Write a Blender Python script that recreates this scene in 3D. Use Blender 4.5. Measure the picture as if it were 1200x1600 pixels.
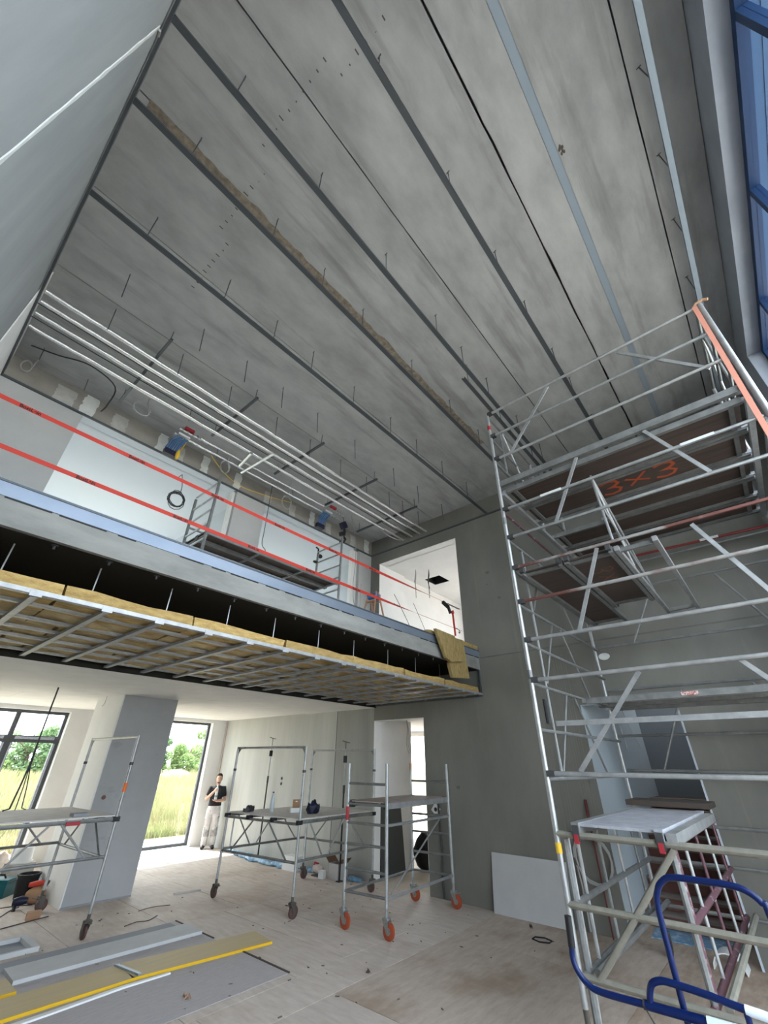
import bpy, math, random
from mathutils import Vector, Matrix
random.seed(7)
for o in list(bpy.data.objects): bpy.data.objects.remove(o)
SC = bpy.context.scene
COL = SC.collection
# ------------------------------------------------------------------ camera (solved from the vanishing points)
CAM_H = 2.1
def rot(rx, ry, rz):
    return Matrix.Rotation(rz, 3, 'Z') @ Matrix.Rotation(rx, 3, 'X') @ Matrix.Rotation(-ry, 3, 'Y')
M3 = rot(math.radians(31.268), -math.radians(-0.523), math.radians(-49.223))
right, fwd, up = M3.col[0].copy(), M3.col[1].copy(), M3.col[2].copy()
cam = bpy.data.cameras.new('camera'); camo = bpy.data.objects.new('camera', cam); COL.objects.link(camo)
cam.sensor_fit = 'VERTICAL'; cam.sensor_height = 32.0; cam.sensor_width = 24.0
cam.lens = 645.6 / 1600 * 32.0
cam.clip_start = 0.05; cam.clip_end = 500
mw = Matrix((right, up, -fwd)).transposed().to_4x4(); mw.translation = (0, 0, CAM_H)
camo.matrix_world = mw
SC.camera = camo
# ------------------------------------------------------------------ sky, sun, exposure
SC.view_settings.view_transform = 'Standard'; SC.view_settings.look = 'None'
SC.view_settings.gamma = 1.0; SC.view_settings.use_curve_mapping = False
SC.view_settings.exposure = 1.2
W = bpy.data.worlds.new('sky'); SC.world = W; W.use_nodes = True
bg = W.node_tree.nodes['Background']
bg.inputs[0].default_value = (0.95, 0.975, 1.0, 1); bg.inputs[1].default_value = 4.0
sun = bpy.data.lights.new('sun', 'SUN'); suno = bpy.data.objects.new('sun', sun); COL.objects.link(suno)
sun.energy = 9.0; sun.angle = 0.009; sun.color = (1.0, 0.95, 0.86)
suno.rotation_euler = Vector((0.22, -1.0, -1.42)).to_track_quat('-Z', 'Y').to_euler()
suno.location = (0, 30, 40)
def portal(name, loc, direction, sx, sy):
    l = bpy.data.lights.new(name, 'AREA'); o = bpy.data.objects.new(name, l); COL.objects.link(o)
    l.shape = 'RECTANGLE'; l.size = sx; l.size_y = sy; o.location = loc
    o.rotation_euler = Vector(direction).to_track_quat('-Z', 'Y').to_euler()
    l.cycles.is_portal = True
    return o
portal('daylight_portal_facade', (3.1, -1.85, 3.7), (0, 1, 0), 7.4, 7.6)
portal('daylight_portal_back', (4.6, 14.5, 1.65), (0, -1, 0), 7.4, 3.4)

# ------------------------------------------------------------------ materials
MATS = {}
def _new(name):
    m = bpy.data.materials.new(name); m.use_nodes = True
    n = m.node_tree; b = n.nodes['Principled BSDF']
    return m, n, b
def N(n, t, **kw):
    x = n.nodes.new(t)
    for k, v in kw.items():
        if k in x.inputs.keys() if isinstance(k, str) else False: x.inputs[k].default_value = v
        else: setattr(x, k, v)
    return x
def mat(name, c, rough=0.6, metal=0.0, spec=0.3, c2=None, scale=4.0, stretch=(1, 1, 1), bump=0.0, bscale=60.0,
        detail=6.0, lo=0.35, hi=0.65, c3=None, s3=1.0, lo3=0.5, hi3=0.7, st3=(1, 1, 1), rnd=0.0, trans=0.0):
    m, n, b = _new(name); L = n.links
    b.inputs['Roughness'].default_value = rough; b.inputs['Metallic'].default_value = metal
    b.inputs['Specular IOR Level'].default_value = spec
    b.inputs['Base Color'].default_value = (*c, 1)
    geo = n.nodes.new('ShaderNodeNewGeometry')
    def noise(sc, st, det=detail):
        mp = n.nodes.new('ShaderNodeMapping'); mp.inputs['Scale'].default_value = st
        L.new(geo.outputs['Position'], mp.inputs['Vector'])
        nz = n.nodes.new('ShaderNodeTexNoise'); nz.inputs['Scale'].default_value = sc; nz.inputs['Detail'].default_value = det
        nz.inputs['Roughness'].default_value = 0.62
        L.new(mp.outputs[0], nz.inputs['Vector']); return nz
    out = None
    if c2:
        nz = noise(scale, stretch); r = n.nodes.new('ShaderNodeValToRGB')
        r.color_ramp.elements[0].position = lo; r.color_ramp.elements[1].position = hi
        r.color_ramp.elements[0].color = (*c, 1); r.color_ramp.elements[1].color = (*c2, 1)
        L.new(nz.outputs[0], r.inputs[0]); out = r.outputs[0]
    if c3:
        nz = noise(s3, st3); r = n.nodes.new('ShaderNodeValToRGB')
        r.color_ramp.elements[0].position = lo3; r.color_ramp.elements[1].position = hi3
        r.color_ramp.elements[0].color = (0, 0, 0, 1); r.color_ramp.elements[1].color = (1, 1, 1, 1)
        L.new(nz.outputs[0], r.inputs[0])
        mx = n.nodes.new('ShaderNodeMixRGB'); mx.inputs[2].default_value = (*c3, 1)
        L.new(r.outputs[0], mx.inputs[0])
        if out: L.new(out, mx.inputs[1])
        else: mx.inputs[1].default_value = (*c, 1)
        out = mx.outputs[0]
    if rnd:
        oi = n.nodes.new('ShaderNodeObjectInfo'); hs = n.nodes.new('ShaderNodeHueSaturation')
        mr = n.nodes.new('ShaderNodeMapRange'); mr.inputs[3].default_value = 1 - rnd; mr.inputs[4].default_value = 1 + rnd
        L.new(oi.outputs['Random'], mr.inputs[0]); L.new(mr.outputs[0], hs.inputs['Value'])
        if out: L.new(out, hs.inputs['Color'])
        else: hs.inputs['Color'].default_value = (*c, 1)
        out = hs.outputs[0]
    if out: L.new(out, b.inputs['Base Color'])
    if bump:
        nz = noise(bscale, (1, 1, 1) if not c2 else stretch, 8.0)
        bp = n.nodes.new('ShaderNodeBump'); bp.inputs['Strength'].default_value = bump; bp.inputs['Distance'].default_value = 0.01
        L.new(nz.outputs[0], bp.inputs['Height']); L.new(bp.outputs[0], b.inputs['Normal'])
    if trans:
        t = n.nodes.new('ShaderNodeBsdfTranslucent'); mxs = n.nodes.new('ShaderNodeMixShader'); mxs.inputs[0].default_value = trans
        if out: L.new(out, t.inputs[0])
        else: t.inputs[0].default_value = (*c, 1)
        o = n.nodes['Material Output']; L.new(b.outputs[0], mxs.inputs[1]); L.new(t.outputs[0], mxs.inputs[2]); L.new(mxs.outputs[0], o.inputs[0])
    MATS[name] = m; return m
def glass_mat(name, tint, refl=0.06):
    m = bpy.data.materials.new(name); m.use_nodes = True; n = m.node_tree; n.nodes.clear(); L = n.links
    o = n.nodes.new('ShaderNodeOutputMaterial'); t = n.nodes.new('ShaderNodeBsdfTransparent'); g = n.nodes.new('ShaderNodeBsdfGlossy')
    t.inputs[0].default_value = (*tint, 1); g.inputs['Roughness'].default_value = 0.02
    mx = n.nodes.new('ShaderNodeMixShader'); mx.inputs[0].default_value = refl
    L.new(t.outputs[0], mx.inputs[1]); L.new(g.outputs[0], mx.inputs[2]); L.new(mx.outputs[0], o.inputs[0])
    MATS[name] = m; return m
mat('slab', (0.285, 0.29, 0.29), 0.75, c2=(0.425, 0.43, 0.43), scale=2.2, stretch=(0.7, 1.5, 1), bump=0.2, bscale=25, lo=0.28, hi=0.72, c3=(0.21, 0.212, 0.21), s3=1.5, lo3=0.56, hi3=0.74, st3=(0.22, 2.2, 1), rnd=0.05)
mat('mortar', (0.30, 0.255, 0.20), 0.9, c2=(0.16, 0.135, 0.11), scale=14, bump=0.9, bscale=40)
mat('wall_far', (0.145, 0.143, 0.127), 0.6, c2=(0.21, 0.206, 0.182), scale=0.9, stretch=(1, 1, 0.45), bump=0.08, bscale=30, lo=0.3, hi=0.7, c3=(0.23, 0.222, 0.195), s3=1.6, lo3=0.62, hi3=0.78, st3=(1, 2.4, 0.12))
mat('wall_half_lit', (0.28, 0.28, 0.26), 0.7, c2=(0.34, 0.34, 0.315), scale=1.2, stretch=(1, 2, 0.2))  # wall tone with some of the window light painted in
mat('wall_window_lit', (0.41, 0.415, 0.395), 0.7, c2=(0.48, 0.485, 0.46), scale=1.2, stretch=(1, 2, 0.2))  # paler plaster tone, mostly window light painted into the colour
mat('streak', (0.20, 0.195, 0.175), 0.8)
mat('wall_beam_haze', (0.27, 0.30, 0.36), 0.8, c2=(0.32, 0.35, 0.41), scale=2)  # bluish grey holds the blue lens haze over the facade beam
mat('void_black', (0.018, 0.017, 0.014), 0.9)  # near black: shade inside the ceiling void put into the colour
mat('film', (0.42, 0.44, 0.52), 0.4, c2=(0.20, 0.21, 0.26), scale=18, stretch=(1, 1, 6), lo=0.55, hi=0.6)
mat('wall_left', (0.265, 0.283, 0.288), 0.75, c2=(0.325, 0.343, 0.347), scale=0.7, stretch=(1, 2.5, 0.5), bump=0.1, bscale=40)
mat('filler', (0.66, 0.68, 0.67), 0.8, c2=(0.56, 0.58, 0.57), scale=9, bump=0.2)
mat('white', (0.78, 0.78, 0.77), 0.8, c2=(0.72, 0.72, 0.71), scale=1.5)
mat('white_paint', (0.53, 0.57, 0.63), 0.75)
mat('grey_paint', (0.42, 0.43, 0.425), 0.8, c2=(0.47, 0.475, 0.47), scale=1.2)
mat('pier_grey', (0.335, 0.34, 0.345), 0.8, c2=(0.39, 0.395, 0.40), scale=0.8, c3=(0.26, 0.265, 0.27), s3=2.0, lo3=0.62, hi3=0.8, st3=(0.6, 1, 1.6))
mat('render_band', (0.24, 0.225, 0.205), 0.85, c2=(0.30, 0.285, 0.26), scale=2.0, bump=0.15)
mat('plaster_patch', (0.45, 0.445, 0.43), 0.85, c2=(0.36, 0.35, 0.33), scale=6)
mat('board_white', (0.74, 0.73, 0.71), 0.85, c2=(0.68, 0.67, 0.65), scale=2.5)
mat('concrete_edge', (0.22, 0.222, 0.215), 0.85, c2=(0.30, 0.302, 0.29), scale=3, stretch=(0.5, 1, 2), bump=0.3, bscale=30, c3=(0.17, 0.17, 0.162), s3=1.3, lo3=0.55, hi3=0.75)
mat('slab_dark', (0.12, 0.118, 0.11), 0.9, c2=(0.17, 0.165, 0.15), scale=2)
mat('galv', (0.40, 0.412, 0.425), 0.5, metal=0.5, c2=(0.31, 0.32, 0.33), scale=12)
mat('galv_dark', (0.10, 0.11, 0.12), 0.5, metal=0.5)
mat('profile', (0.085, 0.095, 0.105), 0.5, metal=0.4)
mat('profile_bright', (0.26, 0.31, 0.36), 0.5, metal=0.4)
mat('steel_edge', (0.21, 0.255, 0.33), 0.45, metal=0.5, c2=(0.26, 0.305, 0.38), scale=2, stretch=(0.4, 1, 1))  # blue-grey base stands in for sky reflected in the steel
mat('alu', (0.44, 0.45, 0.455), 0.42, metal=0.6, c2=(0.33, 0.34, 0.345), scale=9, bump=0.05)
mat('alu_dull', (0.25, 0.257, 0.255), 0.5, metal=0.5, c2=(0.18, 0.185, 0.185), scale=7)
mat('alu_cream', (0.27, 0.258, 0.218), 0.55, metal=0.2, c2=(0.21, 0.20, 0.17), scale=10)
mat('alu_red', (0.38, 0.375, 0.37), 0.5, metal=0.5, c2=(0.19, 0.085, 0.075), scale=1.1, lo=0.46, hi=0.56)
mat('maroon', (0.13, 0.065, 0.078), 0.55, metal=0.3, c2=(0.40, 0.36, 0.38), scale=16, lo=0.60, hi=0.68)
mat('red_rail', (0.20, 0.03, 0.03), 0.5)
mat('red_clip', (0.35, 0.03, 0.04), 0.5)
mat('orange_clip', (0.75, 0.16, 0.03), 0.5)
mat('black', (0.015, 0.015, 0.017), 0.5)
mat('dark_grey', (0.05, 0.05, 0.052), 0.6)
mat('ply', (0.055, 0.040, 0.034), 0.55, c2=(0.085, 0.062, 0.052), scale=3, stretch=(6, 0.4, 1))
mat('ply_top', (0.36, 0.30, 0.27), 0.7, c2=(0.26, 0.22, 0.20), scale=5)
mat('deck_grey', (0.58, 0.56, 0.54), 0.7, c2=(0.48, 0.465, 0.45), scale=5)
mat('deck_white', (0.40, 0.41, 0.45), 0.6, c2=(0.29, 0.30, 0.335), scale=7, c3=(0.12, 0.115, 0.12), s3=11, lo3=0.65, hi3=0.69)
mat('spray', (0.42, 0.085, 0.035), 0.7)
mat('spray_dull', (0.20, 0.085, 0.055), 0.7)
mat('sticker', (0.62, 0.64, 0.66), 0.5)
mat('sticker_red', (0.45, 0.10, 0.08), 0.5, c2=(0.62, 0.55, 0.52), scale=60, lo=0.5, hi=0.55)
mat('tyre_orange', (0.34, 0.07, 0.03), 0.5)
mat('tyre_dark', (0.09, 0.05, 0.045), 0.6)
mat('castor_steel', (0.34, 0.355, 0.35), 0.5, metal=0.5, c2=(0.22, 0.22, 0.21), scale=40)
mat('castor_dark', (0.10, 0.09, 0.08), 0.55, metal=0.4)
mat('floor_board', (0.50, 0.43, 0.385), 0.75, c2=(0.60, 0.535, 0.485), scale=5, stretch=(2.6, 0.6, 1), detail=9, bump=0.12, bscale=30, c3=(0.37, 0.275, 0.21), s3=0.55, lo3=0.52, hi3=0.75, rnd=0.05)
mat('floor_board_brown', (0.38, 0.29, 0.225), 0.75, c2=(0.49, 0.405, 0.34), scale=5, stretch=(0.7, 2.6, 1), detail=9, bump=0.12, bscale=30, c3=(0.27, 0.185, 0.125), s3=0.8, lo3=0.46, hi3=0.68, rnd=0.04)
mat('screed', (0.10, 0.085, 0.075), 0.9)
mat('paper', (0.40, 0.375, 0.385), 0.85, c2=(0.46, 0.435, 0.44), scale=6, stretch=(1.5, 6, 1), bump=0.15)
mat('gyps_grey', (0.47, 0.48, 0.49), 0.85, c2=(0.53, 0.535, 0.54), scale=3)
mat('gyps_dark', (0.27, 0.285, 0.31), 0.85)
mat('wood_yellow', (0.55, 0.43, 0.23), 0.7, c2=(0.48, 0.40, 0.27), scale=3, stretch=(0.6, 5, 1))
mat('edge_yellow', (0.70, 0.42, 0.015), 0.6)
mat('wool', (0.52, 0.375, 0.155), 0.95, c2=(0.36, 0.235, 0.085), scale=8, stretch=(1, 3, 3), bump=1.0, bscale=40, rnd=0.12)
mat('wool_under', (0.50, 0.40, 0.22), 0.95, c2=(0.30, 0.21, 0.09), scale=3.5, stretch=(1, 1.6, 1), bump=1.0, bscale=30, rnd=0.12)
mat('wool_hang', (0.40, 0.30, 0.13), 0.95, c2=(0.27, 0.19, 0.08), scale=9, stretch=(3, 1, 1), bump=1.0, bscale=40)
mat('foil', (0.86, 0.87, 0.88), 0.22, metal=0.9, c2=(0.70, 0.71, 0.72), scale=30, stretch=(3, 1, 1), bump=0.8, bscale=35)
mat('foil_end', (0.55, 0.54, 0.52), 0.45, metal=0.6, bump=0.4)
mat('red_strap', (0.50, 0.045, 0.03), 0.55)
mat('strap_dark', (0.33, 0.05, 0.05), 0.6)
mat('blue_cable', (0.01, 0.12, 0.33), 0.5)
mat('blue_film', (0.16, 0.32, 0.50), 0.35, c2=(0.45, 0.58, 0.70), scale=12, lo=0.5, hi=0.62)
mat('yellow', (0.70, 0.45, 0.04), 0.5)
mat('wire', (0.36, 0.36, 0.35), 0.5)
mat('wire_dark', (0.04, 0.04, 0.045), 0.5)
mat('wood', (0.42, 0.25, 0.16), 0.7)
mat('wood_dark', (0.07, 0.055, 0.045), 0.75)
mat('crumb', (0.14, 0.10, 0.08), 0.8)
mat('floor_board_mid', (0.44, 0.36, 0.30), 0.75, c2=(0.54, 0.465, 0.41), scale=5, stretch=(0.7, 2.6, 1), detail=9, bump=0.12, bscale=30, c3=(0.32, 0.23, 0.165), s3=0.8, lo3=0.48, hi3=0.70, rnd=0.04)
mat('dark_red', (0.11, 0.02, 0.022), 0.6)
mat('soil', (0.085, 0.075, 0.06), 0.95, c2=(0.12, 0.105, 0.085), scale=2)
mat('bounce_screed', (0.56, 0.55, 0.53), 0.85, c2=(0.48, 0.47, 0.45), scale=1.5)  # pale tone chosen to bounce light up to the ceiling
mat('board_dark', (0.055, 0.06, 0.06), 0.5)
mat('stair', (0.19, 0.085, 0.065), 0.8, c2=(0.13, 0.065, 0.05), scale=4)
mat('tread', (0.22, 0.18, 0.16), 0.8)
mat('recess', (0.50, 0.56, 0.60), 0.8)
mat('recess_shade', (0.30, 0.325, 0.35), 0.8)  # grey-blue with the stairwell shade put into the colour
mat('blue_paint', (0.002, 0.012, 0.08), 0.35, spec=0.3)
mat('blue_light', (0.10, 0.17, 0.48), 0.4)
mat('tape_white', (0.72, 0.80, 0.88), 0.5)
mat('frame_dark', (0.07, 0.075, 0.085), 0.45)
mat('frame_haze_navy', (0.012, 0.035, 0.10), 0.5)  # navy holds the blue lens haze lying over the frames
mat('soffit_haze', (0.045, 0.10, 0.21), 0.7)  # blue lens haze over the panes, put into the soffit colour
mat('teal', (0.0, 0.085, 0.10), 0.5)
mat('teal_light', (0.0, 0.22, 0.30), 0.5)
mat('tool_red', (0.50, 0.05, 0.03), 0.5)
mat('bag', (0.50, 0.48, 0.43), 0.9, c2=(0.40, 0.38, 0.33), scale=12, bump=0.6)
mat('bag_pink', (0.60, 0.44, 0.40), 0.9, c2=(0.66, 0.62, 0.58), scale=14, bump=0.6)
mat('plastic_white', (0.74, 0.75, 0.75), 0.5)
mat('navy', (0.012, 0.013, 0.035), 0.45)
mat('cardboard', (0.34, 0.20, 0.12), 0.85)
mat('carton_grey', (0.45, 0.43, 0.42), 0.85)
mat('carton_brown', (0.16, 0.09, 0.06), 0.85)
mat('skin', (0.56, 0.34, 0.26), 0.6)
mat('hair', (0.02, 0.014, 0.01), 0.8)
mat('tshirt', (0.018, 0.018, 0.021), 0.85)
mat('trousers', (0.62, 0.61, 0.62), 0.9, c2=(0.50, 0.49, 0.50), scale=9, c3=(0.17, 0.165, 0.17), s3=13, lo3=0.62, hi3=0.66)
mat('knee', (0.22, 0.22, 0.23), 0.9, c2=(0.40, 0.40, 0.41), scale=14)
mat('grass_ground', (0.17, 0.17, 0.075), 0.95, c2=(0.25, 0.225, 0.13), scale=0.7)
mat('grass', (0.18, 0.20, 0.085), 0.9, c2=(0.32, 0.275, 0.165), scale=0.5, trans=0.4)
mat('leaf', (0.15, 0.24, 0.08), 0.8, c2=(0.27, 0.38, 0.14), scale=0.6, trans=0.4)
mat('leaf_dark', (0.11, 0.20, 0.09), 0.8, c2=(0.20, 0.31, 0.14), scale=0.6, trans=0.4)
mat('bark', (0.12, 0.09, 0.07), 0.9)
mat('sand', (0.62, 0.57, 0.50), 0.95, c2=(0.52, 0.47, 0.41), scale=1.5)
mat('rubble', (0.40, 0.34, 0.28), 0.95, c2=(0.28, 0.23, 0.19), scale=3, bump=1, bscale=6)
mat('roofing', (0.2, 0.2, 0.2), 0.9)
mat('strap_salmon', (0.62, 0.27, 0.20), 0.6)
mat('gyps_grey_light', (0.46, 0.46, 0.465), 0.85, c2=(0.51, 0.51, 0.51), scale=2)
mat('water', (0.62, 0.70, 0.74), 0.1, spec=0.5)
glass_mat('glass', (0.94, 0.97, 0.97), 0.05)
glass_mat('glass_haze', (0.90, 0.95, 0.99), 0.05)  # slight blue tint left over from the lens haze
mat('pet', (0.74, 0.80, 0.83), 0.15, spec=0.5, trans=0.5)

# ------------------------------------------------------------------ mesh helpers (all geometry in world metres)
class MB:
    def __init__(s): s.v = []; s.f = []
    def box(s, x0, x1, y0, y1, z0, z1):
        b = len(s.v)
        s.v += [(x, y, z) for z in (z0, z1) for y in (y0, y1) for x in (x0, x1)]
        s.f += [tuple(b + i for i in q) for q in ((0, 2, 3, 1), (4, 5, 7, 6), (0, 1, 5, 4), (2, 6, 7, 3), (0, 4, 6, 2), (1, 3, 7, 5))]
        return s
    def obox(s, c, ax, ay, az):
        "oriented box: centre and three half-vectors"
        b = len(s.v); c, ax, ay, az = map(Vector, (c, ax, ay, az))
        s.v += [tuple(c + ax * i + ay * j + az * k) for k in (-1, 1) for j in (-1, 1) for i in (-1, 1)]
        s.f += [tuple(b + i for i in q) for q in ((0, 2, 3, 1), (4, 5, 7, 6), (0, 1, 5, 4), (2, 6, 7, 3), (0, 4, 6, 2), (1, 3, 7, 5))]
        return s
    def tube(s, p, q, r, r2=None, n=8, cap=True):
        p, q = Vector(p), Vector(q); d = (q - p)
        if d.length < 1e-6: return s
        d.normalize(); a = d.orthogonal().normalized(); c = d.cross(a); b = len(s.v); r2 = r if r2 is None else r2
        for P, R in ((p, r), (q, r2)):
            for i in range(n):
                t = 2 * math.pi * i / n; s.v.append(tuple(P + a * math.cos(t) * R + c * math.sin(t) * R))
        for i in range(n): j = (i + 1) % n; s.f.append((b + i, b + j, b + n + j, b + n + i))
        if cap: s.f.append(tuple(b + i for i in reversed(range(n)))); s.f.append(tuple(b + n + i for i in range(n)))
        return s
    def path(s, pts, r, n=8, closed=False, radii=None):
        pts = [Vector(p) for p in pts]; m = len(pts); b = len(s.v); prev = None
        for k, P in enumerate(pts):
            if closed: d = pts[(k + 1) % m] - pts[k - 1]
            else: d = pts[min(k + 1, m - 1)] - pts[max(k - 1, 0)]
            d.normalize()
            a = d.orthogonal().normalized() if prev is None else (prev - d * prev.dot(d)).normalized()
            prev = a; c = d.cross(a); R = radii[k] if radii else r
            for i in range(n):
                t = 2 * math.pi * i / n; s.v.append(tuple(P + a * math.cos(t) * R + c * math.sin(t) * R))
        for k in range(m if closed else m - 1):
            k2 = (k + 1) % m
            for i in range(n): j = (i + 1) % n; s.f.append((b + k * n + i, b + k * n + j, b + k2 * n + j, b + k2 * n + i))
        if not closed:
            s.f.append(tuple(b + i for i in reversed(range(n)))); s.f.append(tuple(b + (m - 1) * n + i for i in range(n)))
        return s
    def loft(s, rings):
        "rings: list of lists of points, same count, closed round, capped"
        b = len(s.v); n = len(rings[0])
        for r in rings: s.v += [tuple(p) for p in r]
        for k in range(len(rings) - 1):
            for i in range(n): j = (i + 1) % n; s.f.append((b + k * n + i, b + k * n + j, b + (k + 1) * n + j, b + (k + 1) * n + i))
        s.f.append(tuple(b + i for i in reversed(range(n)))); s.f.append(tuple(b + (len(rings) - 1) * n + i for i in range(n)))
        return s
    def lathe(s, c, prof, n=14, axis='z'):
        c = Vector(c); rings = []
        for r, h in prof:
            ring = []
            for i in range(n):
                t = 2 * math.pi * i / n; u, w = math.cos(t) * r, math.sin(t) * r
                ring.append(c + (Vector((u, w, h)) if axis == 'z' else Vector((h, u, w)) if axis == 'x' else Vector((w, h, u))))
            rings.append(ring)
        return s.loft(rings)
    def ell(s, c, rx, ry, rz, n=12, m=8, basis=None):
        c = Vector(c); rings = []
        for k in range(m + 1):
            ph = -math.pi / 2 + math.pi * k / m; cr = max(math.cos(ph), 0.02); ring = []
            for i in range(n):
                t = 2 * math.pi * i / n; v = Vector((math.cos(t) * cr * rx, math.sin(t) * cr * ry, math.sin(ph) * rz))
                if basis: v = basis @ v
                ring.append(c + v)
            rings.append(ring)
        return s.loft(rings)
    def prism(s, pts, d):
        "polygon pts (3d) extruded by vector d"
        b = len(s.v); n = len(pts); d = Vector(d)
        s.v += [tuple(Vector(p)) for p in pts] + [tuple(Vector(p) + d) for p in pts]
        s.f.append(tuple(b + i for i in range(n))); s.f.append(tuple(b + n + i for i in reversed(range(n))))
        for i in range(n): j = (i + 1) % n; s.f.append((b + j, b + i, b + n + i, b + n + j))
        return s
def obj(name, mb, m, parent=None, smooth=False, kind=None, label=None):
    me = bpy.data.meshes.new(name); me.from_pydata(mb.v, [], mb.f); me.update()
    if smooth:
        me.polygons.foreach_set('use_smooth', [True] * len(me.polygons))
        try: me.set_sharp_from_angle(angle=math.radians(45))
        except Exception: pass
    me.materials.append(MATS[m]); o = bpy.data.objects.new(name, me); COL.objects.link(o)
    if parent is not None:
        o.parent = parent
        o.matrix_parent_inverse = Matrix.Translation(-parent.location) if parent.type == 'EMPTY' else Matrix.Identity(4)
    if kind: o['kind'] = kind
    if label: o['label'] = label
    return o
def thing(name, label, cat, loc, group=None):
    o = bpy.data.objects.new(name, None); COL.objects.link(o); o.location = loc; o.empty_display_size = 0.1
    o['label'] = label; o['category'] = cat
    if group: o['group'] = group
    return o
def tag(o, label, cat, group=None):
    o['label'] = label; o['category'] = cat
    if group: o['group'] = group
    return o
def struct(name, mb, m, label=None, parent=None):
    o = obj(name, mb, m, parent)
    if parent is None: o['kind'] = 'structure'
    if label: o['label'] = label
    return o
B = lambda *a: MB().box(*a)
T = lambda p, q, r, n=8: MB().tube(p, q, r, n=n)

# ------------------------------------------------------------------ room dimensions
XL, XF = -0.60, 8.33          # left wall, far wall
YG = 4.45                     # gallery edge
YW = 7.67                     # upstairs back wall
YB = 14.05                    # ground floor window wall
ZC = 7.87; ZP = 7.40          # concrete ceiling, ceiling profiles
ZF = 4.05                     # gallery floor
ZL = 3.26                     # lower ceiling
YN = -1.47                    # inner face of glazed facade

# floor: screed with loose boards laid on it
fl = struct('floor', B(XL - 0.3, 13.3, -1.75, YB + 0.35, -0.25, -0.02), 'screed', 'pale boarded site floor')
def boards(y0, y1, xs, m, g=0.004):
    for a, b in zip(xs[:-1], xs[1:]):
        obj('floor_board', B(a + g, b - g, y0 + g, y1 - g, -0.02, 0.0), m, fl)
boards(-1.45, 2.05, [-0.6, 1.6, 4.1, 6.6, 8.33], 'floor_board_brown')
boards(2.05, 4.56, [-0.6, 2.05, 4.55], 'floor_board'); boards(2.05, 4.56, [4.55, 6.9, 8.33], 'floor_board_mid')
boards(4.56, 5.15, [-0.6, 1.2, 3.3, 4.9, 6.25, 7.5, 8.33], 'floor_board')
boards(5.15, 7.95, [-0.6, 0.9, 2.2, 3.2, 4.52, 5.3, 5.95, 7.05, 8.33], 'floor_board')
boards(7.95, 10.45, [-0.6, 1.3, 3.1, 4.4, 5.65, 6.9, 8.33], 'floor_board')
boards(10.45, 12.3, [-0.6, 1.9, 3.6, 5.6, 7.4, 8.33], 'floor_board')
boards(12.3, 14.05, [-0.6, 1.9, 4.4, 6.9, 8.33], 'floor_board')
struct('floor_back_rooms', B(XF, 13.2, 4.0, 11.0, -0.02, -0.005), 'sand', 'pale screed floor of the room behind the doorway')

# ceiling of precast slabs
ce = struct('ceiling', B(XL - 0.3, XF + 0.3, YN - 0.4, 8.2, ZC + 0.16, ZC + 0.4), 'roofing', 'ceiling of precast concrete slabs')
yj = [-1.47, -0.97, 0.278, 1.53, 2.78, 4.03, 5.40, 6.60, 7.9]
for a, b in zip(yj[:-1], yj[1:]):
    g = 0.006
    mb = MB(); n = 40; lo = []; hi = []
    jag = 0.007 if abs(a - 0.278) < .01 else 0.002
    jag2 = 0.007 if abs(b - 0.278) < .01 else 0.002
    pts = [(XL + 0.0 + (XF - XL) * i / n, a + g + random.uniform(0, jag) * 1.6) for i in range(n + 1)]
    pts2 = [(XL + (XF - XL) * i / n, b - g - random.uniform(0, jag2) * 1.6) for i in range(n + 1)]
    mb.prism([(x, y, ZC) for x, y in pts] + [(x, y, ZC) for x, y in reversed(pts2)], (0, 0, 0.2))
    obj('concrete_slab', mb, 'slab', ce)
# rough mortar joint
mb = MB(); n = 70; A_ = []; B_ = []
for i in range(n + 1):
    x = -0.5 + 6.9 * i / n; w = 0.02 + 0.03 * abs(math.sin(i * 0.37)) * random.random() + 0.02 * random.random()
    A_.append((x, 2.80 - w, ZC - 0.004)); B_.append((x, 2.84 + w, ZC - 0.004))
mb.prism(A_ + B_[::-1], (0, 0, 0.03)); obj('mortar_joint', mb, 'mortar', ce)
# rust blotch beside a profile, drill holes
mb = MB()
for k in range(9): mb.ell((2.62 + random.uniform(-.05, .05), -0.27 + random.uniform(-.02, .02), ZC), 0.02, 0.012, 0.006, 7, 4)
obj('break_out', mb, 'screed', ce)
mb = MB()
for y0, x0, k in ((2.4, 0.6, 9), (1.2, 0.45, 10), (3.4, 0.75, 9), (0.6, 0.62, 6)):
    for i in range(k): mb.box(x0 + random.uniform(-.03, .03), x0 + 0.035, y0 + i * 0.11, y0 + i * 0.11 + 0.012, ZC - 0.002, ZC + 0.01)
    x0 += 0.1
obj('drill_holes', mb, 'screed', ce)['kind'] = 'stuff'

# left wall: grey boards up to the white panel, filled joint
wl = struct('wall_left', B(XL - 0.25, XL, YN - 0.4, YW + 0.22, -0.02, ZC + 0.16), 'wall_left', 'tall pale grey wall beside the camera')
struct('wall_left_lower', B(XL - 0.25, XL, YW + 0.22, YB + 0.3, -0.02, ZF), 'white')
obj('white_panel', B(XL, XL + 0.012, 5.55, YW, ZF, ZC - 0.02), 'white', wl)
mb = MB(); n = 60; P1 = []; P2 = []
for i in range(n + 1):
    z = 0.3 + (7.30 - 0.3) * i / n; w = 0.012 + 0.012 * random.random()
    P1.append((XL + 0.001, 1.99 - w, z)); P2.append((XL + 0.001, 1.99 + w, z))
mb.prism(P1 + P2[::-1], (0.006, 0, 0)); obj('filled_joint', mb, 'filler', wl)
obj('cable_fleck', T((XL + 0.01, 2.02, 7.33), (XL + 0.01, 2.08, 7.38), 0.012), 'wire', wl)

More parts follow.
